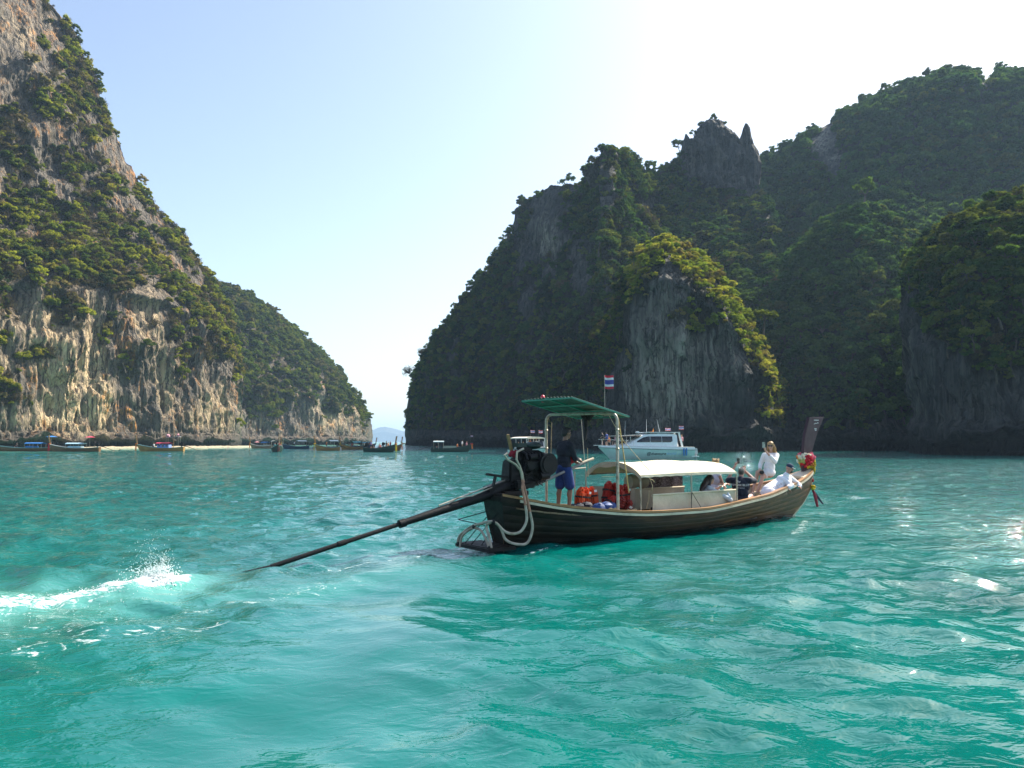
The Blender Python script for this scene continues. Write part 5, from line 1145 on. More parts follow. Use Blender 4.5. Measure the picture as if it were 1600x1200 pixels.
for s_ in (-1, 1):
    hp = pel + MB_ @ V3((s_ * .10, .03, -.02)); kn = hp + MB_ @ V3((s_ * .06, .40, .05)); an = kn + MB_ @ V3((0, .10, -.36)); B.chain([hp, kn], [.10, .066]); B.chain([kn, an], [.06, .04]); B.cap(an, an + fd * .12 - V3((0, 0, .03)), .034, .026)
B.build('body', SKIN_R, pr, .0075, 5, off); face(pr, M, q, off, 1.0, HAIR_G)
B = Blob(); B.ell(q(0, -.022, .028), (.081, .096, .097), M); B.ell(q(0, -.05, -.02), (.07, .055, .055), M); B.build('hair', HAIR_G, pr, .008, 3, off)
B = Blob(); B.ell(ch, (.232, .155, .22), MB_); B.ell(pel.lerp(ch, .4), (.195, .145, .23), MB_); B.ell(pel + V3((0, 0, .01)), (.205, .16, .12), MB_); B.cap(sL, sR, .085, .085); B.chain([sL, sL.lerp(eL, .85)], [.085, .075]); B.chain([sR, sR.lerp(eR, .85)], [.085, .075]); B.cap(nk - V3((.0, 0, .06)), nk - V3((0, 0, .015)), .085, .070)
shirt = B.build('tshirt', cloth('navy_tshirt', (.008, .013, .030)), pr, .010, 4, off)
def text_mesh(name, body, size, mt, parent, fn, bold=0.0, ext=.0, shear=0.0):
    cu = bpy.data.curves.new(name, 'FONT'); cu.body = body; cu.size = size; cu.align_x = 'CENTER'; cu.offset = bold; cu.shear = shear; cu.resolution_u = 2
    o = bpy.data.objects.new('tmp', cu); COL.objects.link(o); dg = bpy.context.evaluated_depsgraph_get(); me = bpy.data.meshes.new_from_object(o.evaluated_get(dg)); bpy.data.objects.remove(o)
    me.name = name
    for v in me.vertices: v.co = fn(v.co.x, v.co.y)
    me.materials.clear(); me.materials.append(mt); return link(name, me, parent)
INK = mat('pale_ink', (.62, .62, .60), .8, 0, .1)
from mathutils.bvhtree import BVHTree
_bv = BVHTree.FromPolygons([v.co for v in shirt.data.vertices], [tuple(p.vertices) for p in shirt.data.polygons])
def onback(x, y):
    o0 = T(x, -.5, y) - off; hit = _bv.ray_cast(o0, fd.normalized()); return (hit[0] - fd * .006) if hit[0] is not None else o0 + fd * .34
text_mesh('lettering', 'The', .085, INK, shirt, lambda x, y: onback(x - .05, y + .085), .001, 0, .3)
text_mesh('lettering', 'VOYAGE BLUE', .072, INK, shirt, lambda x, y: onback(x, y + .00), .002)
text_mesh('lettering', 'travel and boat', .034, INK, shirt, lambda x, y: onback(x + .02, y - .055), .0005)
phone(ph + V3((.04, -.02, .03)), frame(fd), BLACKM, 'black phone raised above the head of the man in navy')

# dark-haired woman leaning her arm over the side screen
pr, off = person((6.25, -.40, .45), 'dark haired woman in pale grey blue top leaning over the side screen')
pel = V3((6.15, -.32, .58)); ch = V3((6.30, -.42, .90)); nk = V3((6.36, -.44, 1.07)); hd = V3((6.45, -.46, 1.19)); fd = V3((.90, -.15, -.15)); MB_ = frame((.85, -.4, 0)); T = lambda x, y, z: ch + MB_ @ V3((x, y, z))
B = Blob(); M, q = head(B, hd, fd, sc=.96); B.cap(nk, hd - V3((.02, 0, .05)), .046, .046); B.ell(ch, (.165, .105, .16), MB_); B.ell(pel.lerp(ch, .4), (.14, .10, .17), MB_); B.ell(pel, (.175, .14, .12), MB_)
s1, s2 = T(.16, .02, .10), T(-.16, .02, .10); e1 = V3((6.66, -.86, .72)); w1 = V3((6.66, -.72, .96)); e2 = V3((6.62, -.10, .86)); w2 = V3((6.70, -.50, .98))
B.chain([s1, e1, w1], [.046, .038, .026]); B.chain([s2, e2, w2], [.046, .038, .026]); hand(B, w1, (-.05, .2, 1), (.2, .9, 0), .9, .92); hand(B, w2, (.1, -.6, .5), (0, -.4, -.8), .8, .92)
for s_ in (-1, 1):
    hp = pel + MB_ @ V3((s_ * .09, .03, -.02)); kn = hp + V3((.38, s_ * -.03, .02)); an = kn + V3((.06, 0, -.34)); B.chain([hp, kn], [.09, .06]); B.chain([kn, an], [.055, .036]); B.cap(an, an + V3((.12, 0, -.02)), .03, .024)
B.build('body', SKIN_F, pr, .0075, 5, off); face(pr, M, q, off, .96)
B = Blob(); B.ell(q(0, -.022, .040), (.088, .100, .085), M); B.ell(q(0, -.07, -.04), (.088, .062, .10), M); B.chain([q(-.02, -.09, -.02), V3((6.12, -.50, 1.04)), V3((6.02, -.52, .96))], [.075, .07, .04]); B.chain([q(.05, -.06, -.04), q(.07, -.08, -.18)], [.04, .03]); B.build('hair', HAIR_D, pr, .010, 3, off)
B = Blob(); B.ell(ch, (.195, .135, .19), MB_); B.ell(pel.lerp(ch, .4), (.165, .125, .2), MB_); B.ell(pel, (.195, .16, .12), MB_); B.cap(s1, s2, .065, .065); B.chain([s1, e1, e1.lerp(w1, .75)], [.068, .058, .046]); B.chain([s2, e2, e2.lerp(w2, .7)], [.068, .058, .046]); B.build('top', cloth('pale_blue_top', (.50, .53, .58)), pr, .010, 4, off)

# fair-haired passenger on the far side, mostly hidden
pr, off = person((7.75, .45, .55), 'fair haired passenger in pale lilac top on the far side beyond the awning')
pel = V3((7.75, .45, .68)); ch = V3((7.78, .42, 1.04)); nk = V3((7.80, .40, 1.24)); hd = V3((7.84, .38, 1.40)); fd = V3((.95, -.2, -.05)); MB_ = frame(fd); T = lambda x, y, z: ch + MB_ @ V3((x, y, z))
hd = bl(1119, 724, .42); d_ = hd - V3((7.84, .38, 1.40)); pel, ch, nk = pel + V3((d_.x, 0, 0)), ch + V3((d_.x, 0, d_.z * .6)), nk + V3((d_.x, 0, d_.z * .9))
B = Blob(); M, q = head(B, hd, fd, sc=.95); B.cap(nk, hd - V3((.02, 0, .05)), .046, .046); B.ell(ch, (.165, .105, .17), MB_); B.ell(pel.lerp(ch, .4), (.14, .10, .2), MB_); B.ell(pel, (.17, .14, .12), MB_)
for s_ in (-1, 1):
    s1 = T(s_ * .17, .0, .10); e1 = T(s_ * .20, .10, -.14); w1 = T(s_ * .10, .28, -.10); B.chain([s1, e1, w1], [.046, .038, .026]); hand(B, w1, fd, (0, 0, -1), .7, .92)
    hp = pel + MB_ @ V3((s_ * .09, .03, -.02)); kn = hp + V3((.36, 0, .02)); an = kn + V3((.05, 0, -.34)); B.chain([hp, kn], [.09, .06]); B.chain([kn, an], [.055, .036])
B.build('body', SKIN_F, pr, .008, 5, off); face(pr, M, q, off, .95, HAIR_BL)
B = Blob(); B.ell(q(0, -.02, .042), (.086, .10, .085), M); B.ell(q(0, -.06, -.03), (.082, .06, .09), M)
for k in range(26): a = random.uniform(0, 6.28); B.ell(q(.07 * math.cos(a), -.02 + .08 * math.sin(a), .07 + random.uniform(-.02, .05)), (.025,) * 3, M)
B.build('hair', HAIR_BL, pr, .009, 2, off)
B = Blob(); B.ell(ch, (.19, .13, .19), MB_); B.ell(pel.lerp(ch, .4), (.165, .125, .22), MB_); B.ell(pel, (.195, .16, .12), MB_); B.cap(T(-.15, 0, .11), T(.15, 0, .11), .06, .06)
B.build('top', cloth('pale_lilac_top', (.66, .60, .70)), pr, .010, 4, off)
# ------------------------------------------------------------------ boats farther off
def wl(x, y): return ground(x, y)
MINI = {}
def mini_person(loc, rz, shirt, bottom, hair, label, sit=False, group=None, sc=1.0, skin=None):
    p = empty('person', loc, rz, label, 'person', group); p.scale = (sc, sc, sc); h = .45 if sit else .88; skin = skin or SKIN_F
    B = MB()
    if sit:
        for s_ in (-1, 1): B.tube([(0, s_ * .09, h), (.22, s_ * .10, h + .02), (.42, s_ * .11, h), (.44, s_ * .11, .22), (.46, s_ * .11, .05), (.58, s_ * .12, .03)], [.09, .08, .065, .05, .04, .03], 6)
    else:
        for s_ in (-1, 1): B.tube([(0, s_ * .09, h), (.02, s_ * .10, .48), (-.01, s_ * .11, .08), (.12, s_ * .12, .03)], [.09, .065, .042, .03], 6)
    B.tube([(0, 0, h - .05), (0, 0, h + .12), (.01, 0, h + .32), (.01, 0, h + .48), (.02, 0, h + .55), (.03, 0, h + .58)], [.14, .13, .16, .15, .08, .05], 8)
    B.tube([(.03, 0, h + .55), (.04, 0, h + .62)], .05, 6); B.ball((.05, 0, h + .72), (.10, .085, .12), 8)
    for s_ in (-1, 1): B.tube([(.01, s_ * .17, h + .47), (.05, s_ * .25, h + .25), (.24, s_ * .18, h + .12)], [.05, .042, .03], 6); B.ball((.28, s_ * .17, h + .10), (.05, .03, .035), 6)
    B.build('body', skin, p)
    m = MB(); m.tube([(0, 0, h - .02), (0, 0, h + .12), (.01, 0, h + .32), (.01, 0, h + .48), (.02, 0, h + .55)], [.165, .155, .185, .175, .09], 8)
    for s_ in (-1, 1): m.tube([(.01, s_ * .16, h + .48), (.04, s_ * .23, h + .30)], [.065, .06], 6)
    m.build('shirt', shirt, p)
    m = MB(); m.tube([(0, 0, h - .1), (0, 0, h + .04)], [.165, .16], 8)
    for s_ in (-1, 1): m.tube([(0, s_ * .09, h), ((.34, s_ * .11, h) if sit else (.02, s_ * .10, .52))], [.11, .095], 6)
    m.build('shorts', bottom, p)
    m = MB(); m.ball((.03, 0, h + .755), (.105, .092, .10), 8); m.build('hair', hair, p); return p
def C(name, c): return mat(name, c, .8, 0, .15, 5, .004)
SH = [C('shirt_white', (.75, .74, .72)), C('shirt_red', (.5, .05, .04)), C('shirt_blue', (.06, .10, .35)), C('shirt_black', (.015, .015, .02)), C('shirt_orange', (.7, .2, .04)), C('shirt_teal', (.05, .25, .25)), C('shirt_pink', (.65, .28, .32))]
BT = [C('shorts_navy', (.02, .025, .06)), C('shorts_khaki', (.25, .19, .12)), C('shorts_black', (.012, .012, .012))]
def simple_hull(L, bm_, zb, zm, zs, draft=.3, stern_w=.55, n=18, flare=.72):
    out = []
    for i in range(n + 1):
        u = i / n; x = -L / 2 + L * u
        yb = bm_ / 2 * (stern_w + (1 - stern_w) * math.sin(min(1, u / .45) * math.pi / 2)) if u < .45 else bm_ / 2 * (1 - ((u - .45) / .55) ** 2.0) + .02
        z = zm + (zs - zm) * max(0, 1 - u / .35) ** 2 + (zb - zm) * max(0, (u - .40) / .60) ** 1.8
        rake = .10 * L * max(0, (u - .6) / .4) ** 2
        out.append([Vector((x - rake * (1 - k), s_ * yb * w_, zz)) for s_, w_, zz, k in ((-1, 1, z, 1), (-1, .95, z * .6, .7), (-1, flare, .02, .2), (-1, .3, -draft, 0), (1, .3, -draft, 0), (1, flare, .02, .2), (1, .95, z * .6, .7), (1, 1, z, 1))])
    return out
HULLC = {}
def hullmat(nm, c, c2): return mat(nm, c, .5, 0, .3, 1.2, .005, 20, (.3, 2, 2), dirt=c2)
def longtail(loc, rz, L, hm, rim, canopy, label, prow_h=1.9, tail=True, cano=(-.25, .12, 1.75), group='longtail boats moored in the bay', mark=None, bm_=1.7, roofed=True):
    b = empty('longtail_boat', loc, rz, label, 'boat', group); rg = simple_hull(L, bm_, 1.55, .72, .95)
    m = MB(); m.loft([r_[::-1] for r_ in rg]); m.add(rg[0], [tuple(range(8))]); m.build('hull', hm, b, 40)
    for s_ in (0, 7):
        m = MB(); m.tube([r_[s_] + Vector((0, 0, .02)) for r_ in rg], .055, 6); m.build('gunwale', rim, b)
    m = MB(); m.loft([[r_[0] * .0 + Vector((r_[0].x, r_[0].y * .93, min(r_[0].z - .12, .75))), Vector((r_[7].x, r_[7].y * .93, min(r_[7].z - .12, .75)))] for r_ in rg]); m.build('deck', WOOD_M, b)
    xb = L / 2; m = MB(); m.prism([(xb - .25, 1.2), (xb + .03, 1.2), (xb + .02, 1.7), (xb + .38, 1.55 + prow_h), (xb + .02, 1.55 + prow_h), (xb - .24, 1.75)], .10, 0, Matrix(((1, 0, 0, 0), (0, 0, -1, 0), (0, 1, 0, 0), (0, 0, 0, 1)))); m.build('prow', WOOD_O if prow_h > 1.5 else PROWM, b, 30, .015)
    if canopy is not None:
        x0, x1, zt = cano[0] * L, cano[1] * L, cano[2]; w_ = bm_ * .48
        m = MB(); top = [[Vector((x, y * w_, zt + .16 * (1 - y * y))) for y in np.linspace(-1, 1, 9)] for x in np.linspace(x0, x1, 6)]; m.loft(top); m.loft([[p - Vector((0, 0, .05)) for p in r_][::-1] for r_ in top])
        m.loft([[top[i][0], top[i][0] - Vector((0, 0, .14))] for i in range(6)]); m.loft([[top[i][8], top[i][8] - Vector((0, 0, .14))] for i in range(6)]); m.build('canopy', canopy, b, 60)
        for x in (x0 + .1, (x0 + x1) / 2, x1 - .1):
            for s_ in (-1, 1): m = MB(); m.tube([(x, s_ * w_ * .95, .6), (x, s_ * w_ * .95, zt)], .03, 6); m.build('post', STEEL, b)
    if tail:
        ex = -L / 2 + .55; m = MB(); m.box((ex, 0, 1.55), (.75, .45, .55)); m.box((ex, 0, 1.15), (.2, .2, .5)); m.ball((ex + .35, 0, 1.6), (.1, .28, .28), 10); m.box((ex - .05, 0, 1.88), (.4, .3, .14)); m.build('motor', BLACKM, b, 30, .04)
        m = MB(); m.tube([(ex, 0, 1.3), (ex - 1.5, 0, .95), (ex - 4.0, 0, .12)], [.09, .07, .035], 8); m.build('tail_shaft', BLACKM, b)
    if mark:
        m = MB(); rs = np.random.RandomState(len(label))
        for s_ in (-1, 1):
            for k in range(9):
                i = int(13 + k * .35); r0 = rg[min(i, 17)]; base = r0[0 if s_ < 0 else 7].lerp(r0[1 if s_ < 0 else 6], .45); m.box((base.x + .16 * k - 1.1, base.y + s_ * .05 - s_ * .02 * k, base.z - .1), (.10, .02, rs.uniform(.14, .24)))
        m.build('lettering', mark, b, 0)
    return b
def garland(loc, rz, cols, label, L=1.5):
    g_ = empty('flower_garland', loc, rz, label, 'garland', 'garlands on the prows of moored boats'); random.seed(len(label))
    ring(g_, .0, .20, .14, 9, .09, cols); m = MB()
    for k in range(3):
        x = -.05 + .09 * k; rg = [[Vector((x + .10 * t - .05, -.13 + .26 * (k % 2) + .03 * math.sin(t * 6 + k), -L * t)), Vector((x + .10 * t + .06, -.13 + .26 * (k % 2) + .03, -L * t))] for t in np.linspace(0, 1, 6)]
        m.loft(rg); m.loft([r_[::-1] for r_ in rg])
    m.build('sash', GM[cols[0]], g_, 60); return g_
W_ = C('marking_white', (.6, .6, .55))
YEL = hullmat('ochre_hull', (.36, .21, .06), (.20, .10, .03)); BRN = hullmat('brown_hull', (.16, .085, .035), (.08, .045, .02)); DGR = hullmat('green_hull', (.012, .035, .026), (.02, .03, .02)); BLU = hullmat('blue_hull', (.02, .06, .11), (.03, .05, .07)); TAN = hullmat('tan_hull', (.30, .20, .11), (.16, .10, .05))
TEALR = C('teal_rim', (.16, .30, .30)); PALER = C('pale_rim', (.50, .52, .48)); BLUEK = C('blue_tarp', (.03, .17, .48)); WHK = C('white_tarp', (.74, .75, .75)); LBK = C('light_blue_tarp', (.42, .60, .70)); REDK = C('red_tarp', (.55, .05, .10))
def place(x, y): p = wl(x, y); return Vector((p.x, p.y, 0))
def lp(b, p):                                     # point of a boat in the place
    c, s_ = math.cos(b.rotation_euler.z), math.sin(b.rotation_euler.z); return b.location + Vector((c * p[0] - s_ * p[1], s_ * p[0] + c * p[1], p[2]))
PI = math.pi
BOATS = {}
def L_(key, x, y, rz, L, hm, rim, cover, label, **k):
    b = longtail(place(x, y), rz, L, hm, rim, cover, label, **k); BOATS[key] = (b, L); return b
L_('a', 33, 705.2, PI - .06, 15.0, BRN, TEALR, BLUEK, 'brown moored boat at far left with a blue canopy', mark=W_, cano=(-.34, -.08, 1.75))
L_('b', 116, 705.6, PI - .10, 11.4, BRN, PALER, LBK, 'moored boat with pale blue canopy and red sunshade below the cliff', mark=W_, cano=(-.20, .14, 1.7))
L_('c', 250, 705.2, PI - .05, 10.6, YEL, TEALR, REDK, 'ochre boat with blue cabin and red canopy below the cliff', mark=W_, cano=(-.22, .06, 1.75))
L_('d', 408, 700.8, PI - .35, 8.4, TAN, PALER, BLUEK, 'tan boat with blue tarp and orange garland near the headland', cano=(-.30, -.05, 1.9))
L_('e', 433, 706.2, -PI / 2 + .35, 9.5, DGR, TEALR, WHK, 'dark green boat seen bow on with a white canopy', bm_=2.3, cano=(-.35, .0, 2.2), prow_h=2.3)
L_('f', 461, 701.5, PI + .75, 8.5, BLU, TEALR, WHK, 'dark blue boat with white canopy and yellow sashes', cano=(-.38, -.05, 2.3), mark=W_)
L_('g', 511, 704.2, PI + .80, 6.5, YEL, TEALR, WHK, 'ochre boat with small white canopy in the channel mouth', cano=(-.40, -.05, 2.3), bm_=1.5)
L_('h', 549, 702.6, PI + .85, 7.2, YEL, DGR, C('teal_tarp', (.10, .35, .38)), 'ochre boat with dark green bow left of the crowded boats', cano=(-.35, 0, 2.0))
L_('i', 568, 699.8, -.2, 9.0, BLU, TEALR, C('sea_blue_tarp', (.08, .30, .42)), 'blue boat with low blue canopy behind the others', cano=(-.35, .25, 1.8))
L_('j', 594, 706.6, -.55, 8.0, DGR, DGR, None, 'black green boat with two prows showing, crowded with people', bm_=2.2, prow_h=1.6)
L_('k', 612, 704.0, -.75, 7.5, BRN, TEALR, None, 'brown boat half hidden behind the black green boat', prow_h=1.7)
L_('l', 634, 693.3, PI - .2, 11.0, BRN, PALER, None, 'tiny brown boat far off at the foot of the massif', tail=False, prow_h=1.5)
L_('m', 705, 706.3, .12, 8.2, DGR, DGR, C('grey_tarp', (.40, .48, .50)), 'dark green boat crossing below the shaded massif', cano=(-.44, -.18, 2.1), bm_=1.8, prow_h=.35, group=None)
for key, cols, lb in (('a', ['orange'], 'garland off the frame on the leftmost brown boat'), ('b', ['red', 'orange', 'pink'], 'red and orange garland on the boat with pale blue canopy'), ('c', ['orange', 'yellow'], 'orange garland on the ochre boat below the cliff'), ('d', ['orange'], 'orange garland on the tan boat with blue tarp'),
                      ('e', ['red', 'white'], 'red sash on the dark green boat seen bow on'), ('f', ['yellow', 'red'], 'yellow sash on the dark blue boat with white canopy'), ('g', ['yellow', 'orange'], 'yellow sash on the ochre boat with small white canopy'), ('h', ['yellow', 'white'], 'pale garland on the ochre boat with dark green bow'),
                      ('j', ['yellow', 'orange', 'red'], 'yellow and orange sashes on the black green boat'), ('k', ['orange', 'white'], 'orange garland on the half hidden brown boat'), ('m', ['orange', 'red'], 'orange garland on the dark green boat crossing below the massif')):
    b, L = BOATS[key]
    if key != 'a': garland(lp(b, (L / 2 + .02, 0, 1.62)), b.rotation_euler.z, cols, lb, 1.5 if key != 'm' else 1.0)
# masts, sunshades and cabins that stand on single boats
b, L = BOATS['c']; m = MB(); m.tube([(-2.9, 0, .7), (-3.1, 0, 5.6)], [.06, .03], 7); m.build('mast', WOOD_O, b); m = MB(); m.box((-.9, 0, 1.05), (2.6, 1.3, .75)); m.build('cabin', C('cabin_blue', (.18, .28, .62)), b, 30, .03)
for x in (-1.7, -.9, -.1): m = MB(); m.box((x, .0, 1.2), (.4, 1.32, .3)); m.build('window', GLASSD, b, 0)
m = MB(); m.bar((-1.4, 0, 3.0), (-4.4, 0, 3.2), 1.0, .06); m.build('rack', C('rack_grey', (.35, .38, .42)), b)
for x in (-1.5, -4.2):
    for s_ in (-1, 1): m = MB(); m.tube([(x, s_ * .45, .7), (x, s_ * .45, 3.1)], .03, 6); m.build('post', STEEL, b)
m = MB(); m.ball((-1.7, 0, 3.35), (.5, .4, .35), 8, jit=.2); m.ball((-4.0, .2, 3.5), (.3, .3, .3), 8, jit=.2); m.build('rack_load', SH[6], b)
b, L = BOATS['e']; m = MB(); m.tube([(4.6, .15, 1.2), (4.75, .15, 5.2)], [.07, .03], 7); m.build('mast', C('pale_pole', (.45, .38, .28)), b)
b, L = BOATS['f']; m = MB(); m.tube([(3.6, 0, 1.5), (3.7, 0, 3.6)], .04, 6); m.build('mast', C('pale_pole', (.45, .38, .28)), b)
def sunshade(p, rad, mt, label, h=2.3):
    u = empty('sunshade', p, 0, label, 'sunshade'); m = MB(); m.tube([(0, 0, 0), (0, 0, h)], .03, 6); m.build('pole', STEEL, u)
    m = MB(); V = [(0, 0, h + .28)] + [(rad * math.cos(k * PI / 4), rad * math.sin(k * PI / 4), h) for k in range(8)] + [(0, 0, h + .18)]; m.add(V, [(0, 1 + k, 1 + (k + 1) % 8) for k in range(8)] + [(9, 1 + (k + 1) % 8, 1 + k) for k in range(8)]); m.build('canopy', mt, u, 0)
b, L = BOATS['b']; sunshade(lp(b, (-3.4, 0, .7)), 1.1, REDK, 'red sunshade over the stern of the boat with pale blue canopy')
sunshade(lp(BOATS['a'][0], (-7.0, .4, .8)), 1.2, BLUEK, 'blue sunshade over the stern of the leftmost brown boat')
sunshade(lp(BOATS['d'][0], (1.6, 0, .7)), .8, SH[6], 'pink and white sunshade on the tan boat', 1.2)
for key, x0, x1, mt in (('a', -3.5, -1.2, BLUEK), ('b', -1.8, 1.2, LBK), ('d', -3.2, -1.0, C('cream_tarp', (.6, .55, .42)))):
    b, L = BOATS[key]; m = MB(); m.box(((x0 + x1) / 2, 0, .95), (x1 - x0, 1.35, .42)); m.build('tarp_cover', mt, b, 30, .12)
# people on those boats
hairs = [HAIR_B, HAIR_D, HAIR_BL]; k_ = 0
for key, x, y, z, sit, si, lb in (('a', 1.0, 0, .62, True, 3, 'person in dark shirt seated on the leftmost brown boat'),
    ('b', -4.6, 0, .6, False, 3, 'person in black standing at the stern below the red sunshade'), ('c', 1.4, 0, .6, True, 0, 'person in white seated ahead of the blue cabin'),
    ('e', .6, -.5, .6, True, 5, 'person in teal on the dark green boat seen bow on'), ('e', -.6, .6, .6, True, 1, 'person in red on the dark green boat seen bow on'), ('f', .2, 0, .6, False, 0, 'person in white on the dark blue boat'),
    ('g', .2, .1, .6, False, 4, 'person in orange on the ochre boat in the channel mouth'), ('h', .8, .2, .7, False, 3, 'person in black standing on the ochre boat with green bow'), ('h', -.4, -.2, .6, True, 1, 'person in red sitting on the ochre boat with green bow'),
    ('i', -2.2, .3, .7, False, 2, 'person in blue at the stern of the low blue boat'), ('i', .2, -.3, .5, True, 3, 'person in black under the low blue canopy'), ('i', 2.2, 0, .6, True, 1, 'person in red at the bow of the low blue boat'),
    ('j', -2.6, .2, .6, False, 2, 'person in blue standing at the stern of the crowded black boat'), ('j', -1.6, -.4, .5, True, 3, 'person in black sitting aft in the crowded black boat'), ('j', -.6, .4, .5, True, 0, 'person in white amidships in the crowded black boat'),
    ('j', .3, -.4, .5, True, 1, 'person in red amidships in the crowded black boat'), ('j', 1.3, .3, .6, False, 3, 'person in black standing forward in the crowded black boat'), ('j', 2.2, -.2, .8, True, 4, 'person in orange sitting forward in the crowded black boat'),
    ('k', -.5, 0, .6, False, 1, 'person in red standing on the half hidden brown boat'), ('k', 1.3, .2, .7, False, 6, 'person in pink standing on the half hidden brown boat'),
    ('m', -2.9, 0, .75, False, 3, 'boatman in black under the stern canopy of the crossing boat'), ('m', 1.2, -.3, .6, True, 4, 'person in orange sitting amidships on the crossing boat'), ('m', 2.2, .1, .75, False, 0, 'person in white standing on the crossing boat'), ('m', 3.1, .1, .9, True, 6, 'person in pink sitting at the bow of the crossing boat')):
    b, L = BOATS[key]; mini_person(lp(b, (x, y, z)), b.rotation_euler.z + random.uniform(-.6, .6), SH[si], BT[k_ % 3], hairs[k_ % 3], lb, sit, 'people on the distant boats', .95, (SKIN_F, SKIN_T, SKIN_R)[k_ % 3]); k_ += 1
b, L = BOATS['m']; m = MB(); rgm = simple_hull(8.2, 1.8, 1.55, .72, .95)
for s_ in (-1, 1): m.loft([[Vector((x, s_ * .82, .8)), Vector((x, s_ * .82, 1.25))] for x in np.linspace(-1.6, 1.0, 8)]); m.loft([[Vector((x, s_ * .82, 1.25)), Vector((x, s_ * .81, .8))] for x in np.linspace(-1.6, 1.0, 8)])
m.build('side_screen', C('mesh_screen', (.30, .30, .24)), b)
make_flag('flag', lp(b, (3.9, 0, 1.4)), 0, 2.0, .5, .3, 'small pale pennant at the bow of the crossing boat'); 
mini_person(Vector((*place(356, 700.2)[:2], -1.25)), 1.0, SH[6], BT[0], HAIR_D, 'swimmer in pink with only head and shoulders above the shallows', False)
bu = empty('buoy', place(187, 703.4), 0, 'small dark mooring buoy in the shallows', 'buoy'); m = MB(); m.ball((0, 0, .05), (.28, .28, .22), 10); m.build('float', BLACKM, bu); m = MB(); m.tube([(0, 0, .2), (0, 0, .45)], .04, 6); m.build('ring_post', STEEL, bu)
for a, c_, lb in ((lp(BOATS['b'][0], (-5.6, 0, .8)), place(187, 703.4) + Vector((0, 0, .15)), 'mooring line from the boat with pale blue canopy to the buoy'), (lp(BOATS['c'][0], (-5.2, 0, .8)), place(325, 702.0) + Vector((0, 0, .1)), 'mooring line astern of the ochre boat with blue cabin')):
    m = MB(); m.tube([a, (a + c_) / 2 - Vector((0, 0, .25)), c_], .035, 5); tag(m.build('mooring_line', ROPE), lb, 'rope')

# ------------------------------------------------------------------ the white speedboat behind the awning
def sb_hull(L, bm_, zb, zs, n=26, draft=.5):
    out = []
    for i in range(n + 1):
        u = i / n; x = -L / 2 + L * u; yb = bm_ / 2 * (.90 + .10 * math.sin(min(1, u / .4) * PI / 2)) * (1 if u < .5 else max(0.02, 1 - ((u - .5) / .5) ** 2.4))
        z = zs + (zb - zs) * (u ** 1.3); rk = 1.6 * max(0, (u - .7) / .3) ** 1.6
        out.append([Vector((x - rk * k, s_ * yb * w_, zz)) for s_, w_, zz, k in ((-1, 1, z, 0), (-1, .985, z * .72, .25), (-1, .80, .05, .85), (-1, .3, -draft, 1), (1, .3, -draft, 1), (1, .80, .05, .85), (1, .985, z * .72, .25), (1, 1, z, 0))])
    return out
SBP = place(1008, 717.6); SBR = PI + .10; SL = 11.3
sb = empty('speedboat', SBP, SBR, 'white speedboat with pale green hull and dark cabin windows behind the awning', 'boat')
rg = sb_hull(SL, 3.1, 1.42, 1.12)
MINT = mat('mint_hull', (.52, .68, .62), .25, 0, .06, 1.5, 0, 10); CHROME = mat('polished_rail', (.6, .6, .6), .25, .8)
m = MB(); m.loft([r_[::-1] for r_ in rg]); m.add(rg[0], [tuple(range(8))]); m.build('hull', MINT, sb, 40)
m = MB()
for s_, i0 in ((-1, 0), (1, 7)):
    q = [[r_[i0] + Vector((0, s_ * .03, -.02)), r_[i0] + Vector((0, s_ * .045, .05)), r_[i0] + Vector((0, -s_ * .02, .32 - .10 * (k / 26))), r_[i0] + Vector((0, -s_ * .30 if abs(r_[i0].y) > .35 else -r_[i0].y, .36 - .10 * (k / 26)))] for k, r_ in enumerate(rg)]
    m.loft(q if s_ > 0 else [r_[::-1] for r_ in q])
m.build('topside', WHITEP, sb, 40)
m = MB(); m.loft([[Vector((r_[0].x, r_[0].y, r_[0].z + .34 - .10 * k / 26)), Vector((r_[7].x, r_[7].y, r_[7].z + .34 - .10 * k / 26))] for k, r_ in enumerate(rg)]); m.build('deck', WHITEP, sb)
for s_, i0 in ((-1, 0), (1, 7)): m = MB(); m.tube([r_[i0] + Vector((0, s_ * .05, -.01)) for r_ in rg], .035, 6); m.build('rubbing_strake', C('grey_rubber', (.16, .20, .20)), sb)
